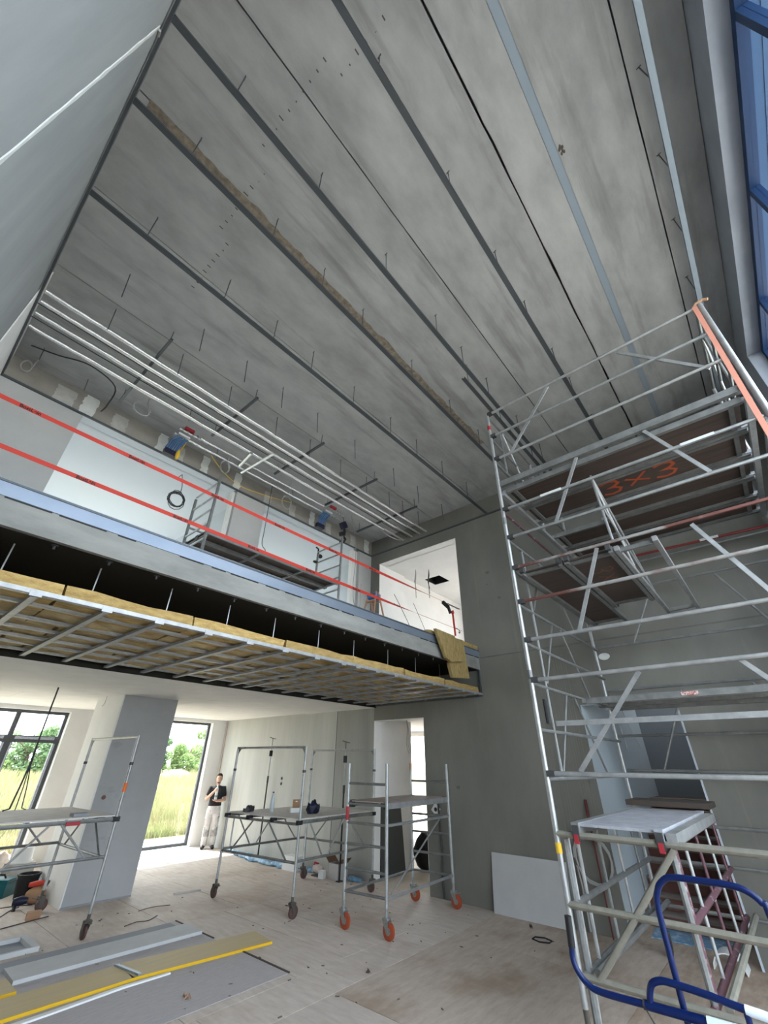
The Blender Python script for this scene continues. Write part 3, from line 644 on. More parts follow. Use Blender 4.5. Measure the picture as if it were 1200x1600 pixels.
def manifold(x, y, z, label, yellow):
    t = thing('heating_manifold', label, 'manifold', (x, y, z))
    obj('bar', T((x - .28, y, z), (x + .30, y, z), .022), 'alu', t); obj('bar', T((x - .28, y - .2, z), (x + .3, y - .2, z), .022), 'alu', t)
    for k in range(5):
        xx = x - .22 + k * .1; obj('valve', T((xx, y - .2, z - .02), (xx, y - .2, z + .06), .024), 'castor_steel', t); obj('valve', T((xx, y, z - .05), (xx, y, z + .02), .018), 'castor_steel', t)
    obj('red_cap', B(x - .2, x - .02, y - .26, y - .16, z + .03, z + .09), 'red_clip', t, label='red plastic cap')
    obj('white_rail', B(x - .24, x - .02, y - .12, y - .09, z - .035, z - .005), 'plastic_white', t)
    for k in range(7):
        a = Vector((x - .22 + k * .035, y - .02, z - .02)); b = Vector((x - .34 + k * .034, y + .05 + .012 * k, z - .36 - .03 * (k % 3)))
        obj('blue_hose', MB().path([a, a.lerp(b, .4) + Vector((-.03, 0, 0)), a.lerp(b, .75) + Vector((-.01, 0, 0)), b], .009, 6), 'blue_cable', t)
    obj('hose_end', B(x - .34, x - .12, y + .02, y + .12, z - .47, z - .36), 'navy', t)
    if yellow:
        obj('yellow_hose', MB().path([(x - .02, y, z - .03), (x - .05, y + .02, z - .2), (x - .08, y + .02, z - .32)], .008, 6), 'yellow', t)
        obj('yellow_bottle', MB().lathe((x - .10, y + .02, z - .52), [(.012, 0), (.03, .03), (.04, .10), (.028, .19), (.012, .22)], 10), 'yellow', t)
    return t
manifold(2.22, 7.05, 7.53, 'heating manifold with blue hoses and a yellow bottle above the gallery', True)
m2 = manifold(5.95, 6.95, 7.50, 'heating manifold with blue hoses and a black drill hanging, above the gallery', False)
dr = thing('cordless_drill', 'black angled power drill hanging at the wall end manifold', 'drill', (6.25, 6.85, 6.9))
mb = MB(); mb.obox((6.30, 6.80, 7.28), (.07, 0, .05), (0, .05, 0), (-.05, 0, .07)); obj('motor_housing', mb, 'navy', dr)
obj('grip', MB().path([(6.32, 6.80, 7.24), (6.36, 6.80, 7.10), (6.30, 6.82, 7.02), (6.40, 6.8, 6.92), (6.34, 6.8, 6.82), (6.24, 6.82, 6.78)], .035, 8), 'black', dr)
obj('battery', MB().obox((6.28, 6.80, 7.02), (.06, 0, .02), (0, .05, 0), (-.015, 0, .045)), 'black', dr)
obj('cord', MB().path([(6.22, 6.76, 7.49), (6.28, 6.78, 7.42), (6.3, 6.8, 7.33)], .008, 6), 'wire_dark', dr)
tag(obj('wire_coil', MB().path([(2.52 + .15 * math.cos(t * .5) * (1 + .12 * math.sin(t * .23)), 7.60 + .02 * math.sin(t * 1.3), 6.52 + .165 * math.sin(t * .5) * (1 + .15 * math.cos(t * .31)) - .03 * math.cos(t * .1)) for t in range(0, 90)] + [(2.56, 7.6, 6.72), (2.55, 7.6, 6.86), (2.49, 7.62, 7.12), (2.49, 7.885, 7.13)], .0075, 6), 'dark_grey', smooth=True), 'coil of dark cable hanging in the white recess from a stub', 'cable coil')
def coil(c, r, turns, m, label, rad=.007, sq=1.0, tail=None, flat=False):
    n = int(turns * 16); pts = [(c[0] + r * math.cos(i * 6.283 / 16) * (1 + .07 * math.sin(i * .7)), c[1] + .02 * math.sin(i * .9), c[2] + r * sq * math.sin(i * 6.283 / 16) * (1 + .08 * math.cos(i * .5))) for i in range(n)]
    if flat: pts = [(c[0] + (q[1] - c[1]) * .4, c[1] + q[0] - c[0], q[2]) for q in pts]
    if tail: pts += tail
    return tag(obj('wire_coil', MB().path(pts, rad, 6), m, smooth=True), label, 'cable coil')
coil((3.02, 6.95, 7.30), .10, 3, 'wire', 'loose coil of pale cable hanging from the thin pipes', .008, 1.5, [(3.05, 6.95, 7.45), (3.06, 6.95, 7.6)])
coil((4.62, 6.95, 7.22), .13, 2.5, 'wire', 'loose coil of pale cable hanging near the drill head manifold', .007, 1.3, [(4.66, 6.95, 7.4), (4.67, 6.95, 7.86)])
coil((1.25, 6.9, 7.56), .15, 2, 'wire', 'loose coil of pale cable against the bare slabs near the grey wall', .008, .9, [(1.3, 6.9, 7.75), (1.3, 6.9, 7.86)])
coil((-0.38, 7.45, 7.62), .07, 2, 'wire', 'small coil of pale conduit in the corner by the grey wall', .01, 1.6, [(-.3, 7.4, 7.8), (-.3, 7.4, 7.86)])
def wire(pts, label, m='wire', r=.006, group=None, name='hanging_wire'):
    "smooth wire through points"
    P = [Vector(p) for p in pts]; out = []
    for i in range(len(P) - 1):
        p0, p1, p2, p3 = P[max(i - 1, 0)], P[i], P[i + 1], P[min(i + 2, len(P) - 1)]
        for k in range(5):
            t = k / 5; out.append(.5 * ((2 * p1) + (p2 - p0) * t + (2 * p0 - 5 * p1 + 4 * p2 - p3) * t * t + (3 * p1 - p0 - 3 * p2 + p3) * t ** 3))
    out.append(P[-1])
    return tag(obj(name, MB().path(out, r, 6), m, smooth=True), label, 'cable', group)
wire([(-.45, 7.2, 7.85), (-.1, 6.9, 7.70), (.3, 6.75, 7.72), (.75, 6.9, 7.70), (.8, 7.2, 7.5), (.78, 7.4, 7.45)], 'grey conduit curving over the slabs behind the pipes', 'wire_dark', .012, name='conduit')
wire([(2.7, 7.0, 7.44), (3.1, 7.2, 7.36), (3.6, 7.35, 7.33), (4.2, 7.3, 7.36), (4.9, 7.2, 7.45)], 'thin yellow cable sagging along the gallery wall below the pipes', 'yellow', .007)
wire([(4.45, 7.4, 7.875), (4.45, 7.4, 6.6), (4.42, 7.35, 6.2), (4.5, 7.3, 6.05), (4.45, 7.3, 5.9), (4.4, 7.28, 5.75)], 'dark cable hanging down past the gallery scaffold with a looped end', 'wire_dark', .008)
wire([(6.75, 7.0, 7.875), (6.9, 6.95, 7.2), (7.0, 7.0, 6.6), (7.05, 7.1, 6.0), (7.2, 7.2, 5.6), (7.5, 7.3, 5.35), (7.55, 7.3, 6.2)], 'pale cable hanging from the ceiling beside the upper opening', 'wire', .008)
wire([(7.35, 6.5, 7.6), (7.6, 6.5, 7.48), (8.0, 6.4, 7.42), (8.25, 6.3, 7.5)], 'pale conduit end between pipe ends and the end wall', 'wire', .014, name='conduit')
for k, (x, y) in enumerate(((9.3, 6.75), (9.55, 6.45))):
    t = thing('hanging_cables', ['bundle of grey cables hanging from the upper room ceiling nearest the left jamb', 'bundle of dark cables hanging from the upper room ceiling beside the hatch'][k], 'cable', (x, y, 7.05))
    for q in range(3): obj('cable', MB().path([(x, y, 7.05), (x + .02 * q, y + .02, 6.9), (x - .08 + .08 * q, y + .04 * q, 6.65), (x - .12 + .09 * q, y - .08 + .07 * q, 6.4 - .1 * q)], .008, 6), 'wire' if k == 0 else 'wire_dark', t)
wire([(8.7, 7.1, 6.2), (9.0, 7.0, 5.7), (9.3, 6.95, 5.2), (9.25, 6.9, 4.7), (9.0, 6.9, 4.35), (8.8, 6.9, 4.1)], 'dark cable drooping beside the step ladder in the upper room', 'wire_dark', .008)
wire([(9.2, 6.8, 6.0), (9.5, 6.7, 5.4), (9.7, 6.6, 4.8), (9.5, 6.6, 4.35), (9.1, 6.6, 4.12)], 'second thin cable drooping in the upper room', 'wire_dark', .006)
wire([(10.4, 5.9, 6.0), (10.42, 5.9, 5.2), (10.4, 5.9, 4.3)], 'thin straight cable hanging in front of the white upper room wall', 'wire_dark', .007)

# ================================================================== straps along the gallery edge
def text_mesh(txt, size, extr, m, parent, origin, rx, uy, name='lettering', name_bold=True):
    cu = bpy.data.curves.new('t', 'FONT'); cu.body = txt; cu.size = size; cu.extrude = extr; cu.align_x = 'CENTER'; cu.align_y = 'CENTER'; cu.offset = size * .03
    to = bpy.data.objects.new('t', cu); COL.objects.link(to)
    dg = bpy.context.evaluated_depsgraph_get(); me = bpy.data.meshes.new_from_object(to.evaluated_get(dg))
    bpy.data.objects.remove(to); rx, uy = Vector(rx).normalized(), Vector(uy).normalized(); nz = rx.cross(uy)
    for v in me.vertices: v.co = Vector(origin) + rx * v.co.x + uy * v.co.y + nz * v.co.z
    me.materials.clear(); me.materials.append(MATS[m]); o = bpy.data.objects.new(name, me); COL.objects.link(o); o.parent = parent
    o.matrix_parent_inverse = Matrix.Translation(-parent.location) if parent.type == 'EMPTY' else Matrix.Identity(4)
    return o
def strap(z, label, texts, m, ytw):
    t = thing('ratchet_strap', label, 'strap', (3.8, 4.75, z), 'red straps along the gallery edge')
    n = 60; A = []; Bv = []; mb = MB()
    x0, x1 = XL + .02, 8.25
    for i in range(n + 1):
        x = x0 + (x1 - x0) * i / n; tw = max(0, (x - ytw) / 1.3); tw = min(tw, 1.0) * 1.2 if z < 5 else min(tw, 1) * .9
        c, s_ = math.cos(tw) * .025, math.sin(tw) * .025; sag = -.015 * math.sin(math.pi * i / n)
        A.append((x, 4.75 - s_, z - c + sag)); Bv.append((x, 4.75 + s_, z + c + sag))
    b = 0
    for p, q in zip(A, Bv): mb.v += [p, q, (p[0], p[1] - .003, p[2]), (q[0], q[1] - .003, q[2])]
    for i in range(n):
        a = i * 4; mb.f += [(a, a + 1, a + 5, a + 4), (a + 2, a + 6, a + 7, a + 3), (a, a + 4, a + 6, a + 2), (a + 1, a + 3, a + 7, a + 5)]
    obj('webbing', mb, m, t)
    for x in texts: text_mesh('BostLein', .052, .0008, 'black', t, (x, 4.7455, z - .002 - .015 * math.sin(math.pi * (x - x0) / (x1 - x0))), (1, 0, 0), (0, 0, 1))
    return t
s1 = strap(5.155, 'upper red ratchet strap along the gallery edge with black buckle and tail', (-.03, 1.02, 2.07, 3.1, 4.2, 5.2), 'red_strap', 5.6)
s2 = strap(4.65, 'lower red ratchet strap along the gallery edge, thinner towards its hook', (.65, 1.69, 2.74, 3.77, 4.8, 5.9), 'red_strap', 5.3)
mb = MB(); mb.obox((7.6, 4.74, 5.10), (.10, 0, -.03), (0, .03, 0), (.008, 0, .03)); obj('ratchet', mb, 'black', s1)
mb = MB(); mb.obox((7.72, 4.73, 5.02), (.05, 0, -.08), (0, .025, 0), (.02, 0, .012)); obj('ratchet_handle', mb, 'black', s1)
for k in range(6): obj('chain_link', MB().path([(7.72 + k * .085 + .04 * math.cos(a * .785), 4.74 + (.016 * math.sin(a * .785) if k % 2 else 0), 5.14 + (0 if k % 2 else .016 * math.sin(a * .785))) for a in range(8)], .007, 6, closed=True), 'black', s1)
obj('strap_tail', MB().obox((7.88, 4.74, 4.99), (.02, .002, -.03), (.0, .02, 0), (.025, 0, .02)).obox((7.90, 4.74, 4.72), (.0035, 0, 0), (0, .022, 0), (-.02, 0, .24)), 'red_strap', s1)
obj('hook', MB().path([(7.9, 4.75, 4.66), (8.05, 4.75, 4.66), (8.12, 4.75, 4.64), (8.15, 4.75, 4.61), (8.12, 4.75, 4.58), (8.08, 4.75, 4.6)], .009, 6), 'black', s2)

# ================================================================== grid with mineral wool under the gallery
ZG = 3.28
gt = thing('metal_grid', 'silver metal grid hung under the gallery slab to carry mineral wool', 'metal grid', (3.9, 6.0, ZG))
def chan(x0, x1, y0, y1, z, h=.027):
    mb = MB(); mb.box(x0, x1, y0, y1, z, z + .002)
    if x1 - x0 > y1 - y0: mb.box(x0, x1, y0, y0 + .003, z, z + h).box(x0, x1, y1 - .003, y1, z, z + h)
    else: mb.box(x0, x0 + .003, y0, y1, z, z + h).box(x1 - .003, x1, y0, y1, z, z + h)
    return mb
obj('edge_profile', chan(XL + .01, XF - .01, 4.44, 4.50, ZG + .022, .04), 'galv', gt)
for y in (4.86, 5.40, 5.86, 6.32, 6.72, 7.15): obj('main_profile', chan(XL + .01, XF - .01, y - .03, y + .03, ZG + .029), 'galv', gt)
cx = [0.08, 0.63, 1.19, 1.68, 2.22, 2.75, 3.27, 3.80, 4.30, 4.60, 5.04, 5.49, 6.07, 6.55, 7.05, 7.55, 8.0]
for x in cx:
    obj('cross_profile', chan(x - .03, x + .03, 4.46, 7.38, ZG), 'galv', gt)
    obj('connector', B(x - .045, x + .045, 4.435, 4.452, ZG + .004, ZG + .05), 'galv', gt)
for x in (.37, 1.1, 1.85, 2.6, 3.3, 4.1, 4.85, 5.7, 6.5, 7.3): 
    for y in (4.8, 6.4): obj('threaded_rod', T((x, y, ZG + .06), (x, y, 3.795), .007, 6), 'alu', gt)
obj('end_channel', MB().box(XF - .04, XF - .001, 4.45, 7.38, ZG, ZG + .05).box(XF - .05, XF - .001, 4.46, 4.50, ZG + .05, 3.79), 'galv_dark', gt)
def batt(x0, x1, y0, y1, z0, h, m, label, group, seed):
    r = random.Random(seed); nx, ny = 5, 5; mb = MB()
    top = []
    for s_ in (0, 1):
        for j in range(ny + 1):
            for i in range(nx + 1):
                e = (i in (0, nx)) or (j in (0, ny))
                x = x0 + (x1 - x0) * i / nx + r.uniform(-.015, .015); y = y0 + (y1 - y0) * j / ny + r.uniform(-.012, .012)
                z = z0 + s_ * h + r.uniform(-.012, .012) + (0 if s_ else (.0 if e else -r.uniform(0, .018)))
                mb.v.append((x, y, max(z, ZG + .034 if not s_ else z)))
    k = (nx + 1) * (ny + 1); q = lambda i, j: j * (nx + 1) + i
    for j in range(ny):
        for i in range(nx):
            mb.f.append((q(i, j), q(i, j + 1), q(i + 1, j + 1), q(i + 1, j))); mb.f.append((k + q(i, j), k + q(i + 1, j), k + q(i + 1, j + 1), k + q(i, j + 1)))
    for i in range(nx): mb.f.append((q(i, 0), q(i + 1, 0), k + q(i + 1, 0), k + q(i, 0))); mb.f.append((q(i + 1, ny), q(i, ny), k + q(i, ny), k + q(i + 1, ny)))
    for j in range(ny): mb.f.append((q(0, j + 1), q(0, j), k + q(0, j), k + q(0, j + 1))); mb.f.append((q(nx, j), q(nx, j + 1), k + q(nx, j + 1), k + q(nx, j)))
    return tag(obj('insulation_batt', mb, m), label, 'insulation', group)
xs = [-.56, .82, 2.05, 3.3, 4.55, 5.78, 7.0, 8.26]; k = 0
for a, b in zip(xs[:-1], xs[1:]):
    k += 1; batt(a + .012, b - .012, 4.50, 5.08, ZG + .063, .11, 'wool', 'thick yellow mineral wool batt along the open front of the metal grid', 'front row of wool batts', k)
    for j, (y0, y1) in enumerate(((5.09, 5.66), (5.68, 6.24), (6.26, 6.82), (6.84, 7.37))):
        k += 1; sh = .3 * (j % 2); batt(max(a + .015 + sh, -.56), min(b - .015 + sh, 8.27), y0, y1, ZG + .062, .10, 'wool_under', 'mineral wool batt sagging on the metal grid behind the front row', 'inner wool batts on the grid', k)
# batts hanging over the gallery edge
def slab4(pts, th, m, label):
    mb = MB(); mb.prism(pts, th); return tag(obj('insulation_batt', mb, m), label, 'insulation')
slab4([(6.50, 4.36, 4.26), (7.12, 4.34, 4.24), (7.36, 4.33, 3.80), (6.96, 4.35, 3.73), (6.80, 4.36, 3.78)], (0, -.06, .0), 'wool_hang', 'mineral wool mat hanging in front of the slab, the shorter of two')
slab4([(7.10, 4.425, 4.24), (7.58, 4.425, 4.26), (7.70, 4.425, 3.54), (7.08, 4.425, 3.48), (7.0, 4.425, 3.7)], (0, -.06, .0), 'wool_hang', 'mineral wool mat hanging lower over the slab edge, nearest the end wall')
mb = MB(); mb.ell((6.62, 4.50, 4.235), .22, .08, .045, 10, 6); tag(obj('insulation_scrap', mb, 'wool_hang'), 'crumpled wool scrap on the steel edge beside the hanging mats', 'insulation')
mb = MB(); mb.ell((7.35, 4.52, 4.25), .30, .09, .05, 10, 6); tag(obj('insulation_scrap', mb, 'wool_hang'), 'folded wool end lying on top of the lower hanging mat', 'insulation')
tag(obj('insulation_batt', MB().obox((7.95, 4.55, 4.245), (.36, 0, 0), (0, .10, 0), (0, 0, .04)), 'wool'), 'wool strip lying on the steel edge against the end wall', 'insulation')

# ================================================================== scaffold helpers
def castor(parent, x, y, R, tyre, body, ax='y', off=.03, stem=.1, z0=0.0):
    c = obj('castor', MB().tube((x, y, z0 + 2 * R + .02), (x, y, z0 + 2 * R + stem), .022, n=10).tube((x, y, z0 + 2 * R + .01), (x, y, z0 + 2 * R + .035), .05, n=12), body, parent)
    dx, dy = (off, 0) if ax == 'y' else (0, off)
    w = MB().lathe((x + dx, y + dy, z0 + R), [(R * .80, -.022), (R, -.014), (R, .014), (R * .80, .022)], 18, 'y' if ax == 'y' else 'x'); obj('wheel', w, tyre, c, smooth=True)
    hub = MB().lathe((x + dx, y + dy, z0 + R), [(R * .42, -.027), (R * .42, .027)], 10, 'y' if ax == 'y' else 'x'); obj('hub', hub, body, c)
    fk = MB()
    for s_ in (-1, 1):
        if ax == 'y': fk.prism([(x - .045, y + s_ * .034, z0 + 2 * R + .02), (x + .05, y + s_ * .034, z0 + 2 * R + .02), (x + dx + .02, y + s_ * .034, z0 + R * .8), (x + dx - .02, y + s_ * .034, z0 + R * .8)], (0, .005 * s_, 0))
        else: fk.prism([(x + s_ * .034, y - .045, z0 + 2 * R + .02), (x + s_ * .034, y + .05, z0 + 2 * R + .02), (x + s_ * .034, y + dy + .02, z0 + R * .8), (x + s_ * .034, y + dy - .02, z0 + R * .8)], (.005 * s_, 0, 0))
    fk.box(x - .045, x + .05, y - .04, y + .04, z0 + 2 * R + .006, z0 + 2 * R + .03)
    obj('fork', fk, body, c)
    lv = MB().obox((x - (.075 if ax == 'y' else 0), y - (0 if ax == 'y' else .075), z0 + 2 * R + .005), (.045, 0, -.012) if ax == 'y' else (.02, 0, 0), (0, .02, 0) if ax == 'y' else (0, .045, -.012), (0, 0, .006))
    obj('brake_lever', lv, body, c)
    return c
def room_scaffold(P, zt, zd, zb, label, tyre, deckm, marker=None):
    "P = [[p00,p01],[p10,p11]]: two end frames i, posts j"
    cx_ = sum(p[0] for r in P for p in r) / 4; cy_ = sum(p[1] for r in P for p in r) / 4
    t = thing('room_scaffold', label, 'scaffold', (cx_, cy_, 0))
    V = lambda i, j, z: Vector((P[i][j][0], P[i][j][1], z))
    for i in (0, 1):
        for j in (0, 1):
            po = obj('post', T(V(i, j, .27), V(i, j, zt), .023, 10), 'alu', t, smooth=True)
            obj('collar', T(V(i, j, zt - .42), V(i, j, zt - .38), .031, 8), 'dark_grey', po)
            for z in [zd - .5 + k * .12 for k in range(3)] + [zd + .2 + k * .15 for k in range(5)]: obj('pin_hole', T(V(i, j, z) + Vector((-.0235, 0, 0)), V(i, j, z) + Vector((-.02, 0, 0)), .006, 6), 'black', po)
            castor(t, P[i][j][0], P[i][j][1], .085, tyre, 'castor_dark', 'y' if (i + j) % 2 else 'x', .035)
            if marker and marker == (i, j): obj('marker_band', T(V(i, j, zt - .78), V(i, j, zt - .66), .026, 10), 'orange_clip', po)
        obj('top_bar', T(V(i, 0, zt - .02), V(i, 1, zt - .02), .02, 8), 'alu', t)
        for j in (0, 1):
            d = (V(i, 1 - j, 0) - V(i, j, 0)).normalized(); obj('gusset', MB().prism([V(i, j, zt - .03), V(i, j, zt - .16), V(i, j, zt - .03) + d * .11], (.004, 0, 0)), 'alu_dull', t)
        obj('beam', T(V(i, 0, zb), V(i, 1, zb), .02), 'alu_dull', t); obj('beam', T(V(i, 0, zd - .06), V(i, 1, zd - .06), .02), 'alu_dull', t)
        for a, b in ((.12, .40), (.88, .60)): obj('brace', T(V(i, 0, zb).lerp(V(i, 1, zb), a), V(i, 0, zd - .06).lerp(V(i, 1, zd - .06), b), .015), 'alu_dull', t)
    for j in (0, 1):
        obj('beam', T(V(0, j, zb + .02), V(1, j, zb + .02), .02), 'alu_dull', t); obj('beam', T(V(0, j, zd - .04), V(1, j, zd - .04), .02), 'alu_dull', t)
        for a, b in ((.08, .08), (.30, .12), (.36, .56), (.86, .62)): obj('brace', T(V(0, j, zb + .02).lerp(V(1, j, zb + .02), a), V(0, j, zd - .04).lerp(V(1, j, zd - .04), b), .014), 'alu', t)
    n = 3
    for k in range(n):
        a0, a1 = (k + .01) / n, (k + .99) / n
        c = [V(0, 0, zd).lerp(V(0, 1, zd), a0), V(0, 0, zd).lerp(V(0, 1, zd), a1), V(1, 0, zd).lerp(V(1, 1, zd), a1), V(1, 0, zd).lerp(V(1, 1, zd), a0)]
        dk = obj('deck', MB().prism(c, (0, 0, .018)), deckm, t)
        for p, q in ((c[0], c[3]), (c[1], c[2])): obj('side_rail', MB().tube(p + Vector((0, 0, -.025)), q + Vector((0, 0, -.025)), .022, n=4), 'alu_dull', dk)
        for p in c: obj('hook', MB().obox(p + Vector((0, 0, -.035)), (.05, 0, 0), (0, .03, 0), (0, 0, .03)), 'black', dk)
    return t
sm = room_scaffold([[(5.57, 8.75), (5.75, 6.80)], [(7.58, 8.72), (7.78, 6.92)]], 2.36, 1.25, .68, 'two metre square rolling room scaffold with small tools on its deck', 'tyre_dark', 'deck_grey')
sl = room_scaffold([[(1.30, 10.05), (1.36, 8.16)], [(3.24, 10.10), (3.30, 8.20)]], 2.46, 1.37, .87, 'rolling room scaffold beside the grey pier with orange marker on a post', 'tyre_dark', 'deck_grey', (1, 1))
obj('maker_plate', B(2.62, 2.80, 8.13, 8.15, 1.30, 1.345), 'red_clip', sl)
obj('latch', B(2.72, 2.92, 8.25, 8.42, 1.39, 1.43), 'gyps_dark', sl)
# small ladder tower with orange wheels
tw = thing('ladder_scaffold', 'small two-ladder rolling scaffold on orange wheels before the doorway', 'scaffold', (6.98, 5.57, 0))
Q = [[(6.00, 5.91), (6.08, 5.13)], [(7.88, 6.02), (7.98, 5.22)]]
V = lambda i, j, z: Vector((Q[i][j][0], Q[i][j][1], z))
for i in (0, 1):
    for j in (0, 1):
        p = obj('post', T(V(i, j, .33), V(i, j, 2.09), .026, 12), 'alu', tw, smooth=True)
        if (i, j) == (0, 0): obj('marker_band', T(V(i, j, 1.30), V(i, j, 1.48), .028, 10), 'red_clip', p)
        if (i, j) == (1, 0): obj('rusty_spigot', T(V(i, j, 1.98), V(i, j, 2.10), .027, 10), 'wood', p)
        castor(tw, Q[i][j][0], Q[i][j][1], .10, 'tyre_orange', 'castor_steel', 'x', -.045, .14)
    for z in (.43, .70, 1.0, 1.27, 1.52, 1.80): obj('rung', T(V(i, 0, z), V(i, 1, z), .019), 'alu_dull', tw)
obj('lower_rail', T(V(0, 1, .42), V(1, 1, .43), .022), 'alu', tw); obj('upper_rail', T(V(0, 1, 1.27), V(1, 1, 1.27), .02), 'alu', tw)
obj('brace', T(V(0, 1, .46) + Vector((.10, 0, 0)), V(1, 1, 1.24) + Vector((-.3, .02, 0)), .012), 'alu', tw)
obj('lower_rail', T(V(0, 0, .42), V(1, 0, .43), .02), 'alu_dull', tw)
dk = obj('deck', MB().prism([V(0, 0, 1.55), V(0, 1, 1.55), V(1, 1, 1.55), V(1, 0, 1.55)], (0, 0, .015)), 'ply_top', tw)
for j in (0, 1): obj('side_rail', MB().prism([V(0, j, 1.475), V(1, j, 1.475), V(1, j, 1.56), V(0, j, 1.56)], (0, .02 if j else -.02, 0)), 'alu', dk)
for i in (0, 1):
    for j in (0, 1): obj('hook', MB().obox(V(i, j, 1.52) + Vector((.05 if i == 0 else -.05, .05 if j else -.05, 0)), (.045, 0, 0), (0, .03, 0), (0, 0, .05)), 'dark_grey', dk)

# ================================================================== big scaffold tower, three metres square
XT0, XT1, YT0, YT1 = 4.92, 8.05, 2.0, -0.93
tt = thing('scaffold_tower', 'tall square aluminium scaffold tower with brown decks marked 3x3', 'scaffold tower', (6.48, .53, 0))
for x, y, zt, r in ((XT0, YT0, 7.10, .026), (XT0, YT1 - .05, 7.08, .031), (XT1, YT0 + .04, 7.08, .026), (XT1, YT1, 7.08, .026)):
    p = obj('corner_post', T((x, y, .38), (x, y, zt), r, 12), 'alu', tt, smooth=True)
    castor(tt, x, y, .11, 'tyre_dark', 'castor_dark', 'y', .04, .18)
    for z in (2.98, 5.02): obj('spigot_collar', T((x, y, z - .05), (x, y, z + .05), r + .004, 12), 'alu_dull', p)
    if (x, y) == (XT0, YT0):
        obj('marker_band', T((x, y, 6.72), (x, y, 6.80), r + .002, 12), 'red_clip', p); obj('yellow_tape', T((x, y, 1.38), (x, y, 1.46), r + .003, 12), 'yellow', p)
FZ = [7.05, 6.57, 6.11, 5.20, 4.75, 4.30, 3.84, 3.37, 2.92, 2.02]
def clamp(x, y, z, m='dark_grey'): obj('clamp', MB().obox((x, y, z), (.03, 0, 0), (0, .04, 0), (0, 0, .028)), m, tt)
for z in FZ:
    obj('guard_rail', T((XT0, YT0, z), (XT0, YT1, z), .021), 'alu_red' if z in (4.30, 3.84) else 'alu', tt, smooth=True)
    clamp(XT0, YT0 - .05, z)
obj('guard_rail', MB().obox((XT0, .45, 2.47), (.012, 0, 0), (0, 1.35, 0), (0, 0, .024)), 'alu', tt)
for z in (7.05, 6.11, 5.2, 4.75, 3.84, 3.15, 2.49, 2.03, 1.41, 1.0, .52): obj('guard_rail', T((XT1, YT0, z), (XT1, YT1, z), .02), 'alu_dull', tt)
obj('guard_rail', T((XT1 - .02, YT0 - .9, 5.31), (XT1 - .02, YT1, 5.27), .022), 'red_rail', tt, label='dark red painted rail')
obj('rail_label', B(XT1 - .045, XT1 - .04, -.25, .0, 5.27, 5.31), 'sticker', tt)
for a, b in (((.99, 7.03), (1.76, 6.10)), ((0, 7.0), (-.76, 6.08)), ((.885, 5.60), (1.33, 4.77)), ((.08, 5.6), (-.33, 4.78)), ((.95, 4.28), (1.36, 3.38)), ((.01, 4.26), (-.36, 3.38)), ((.89, 2.90), (1.66, 2.04)), ((.08, 2.91), (-.6, 2.04))):
    obj('diagonal_brace', MB().obox(((XT0 + .02), (a[0] + b[0]) / 2, (a[1] + b[1]) / 2), (.010, 0, 0), (0, (b[0] - a[0]) / 2, (b[1] - a[1]) / 2), Vector((0, -(b[1] - a[1]), b[0] - a[0])).normalized() * .02), 'alu', tt)
for a, b in (((.9, 4.7), (1.4, 3.85)), ((0, 4.7), (-.4, 3.85)), ((.95, 3.1), (1.5, 2.05)), ((0.1, 3.1), (-.5, 2.05))): obj('diagonal_brace', T((XT1 - .02, a[0], a[1]), (XT1 - .02, b[0], b[1]), .017), 'alu_dull', tt)
for y, zz in ((YT0, (7.05, 6.57, 6.11, 5.2, 4.75, 4.3, 3.84, 3.37, 2.92, 2.45, 2.0)), (YT1, (7.05, 6.57, 6.11, 5.2, 4.75, 4.3, 3.37, 2.92))):
    for z in zz: obj('end_rail', T((XT0, y, z - .03), (XT1, y, z - .03), .019), 'maroon' if (z == 5.2 and y > 0) else 'alu_dull', tt)
    for z in (4.75, 3.84, 2.92): obj('end_upright', T((5.35, y, z - .03), (5.35, y, z - .95), .017), 'alu_dull', tt); obj('diagonal_brace', T((5.40, y, z - .9), (6.0, y, z - .05), .013), 'alu_dull', tt); obj('diagonal_brace', T((6.3, y, z - .05), (7.0, y, z - .9), .013), 'alu_dull', tt)
    obj('end_upright', T((5.35, y, 6.1), (5.35, y, 7.03), .017), 'alu_dull', tt); obj('diagonal_brace', T((5.45, y, 7.0), (6.2, y, 6.12), .014), 'alu', tt); obj('end_upright', T((6.6, y, 5.5), (6.6, y, 7.03), .022), 'alu', tt)
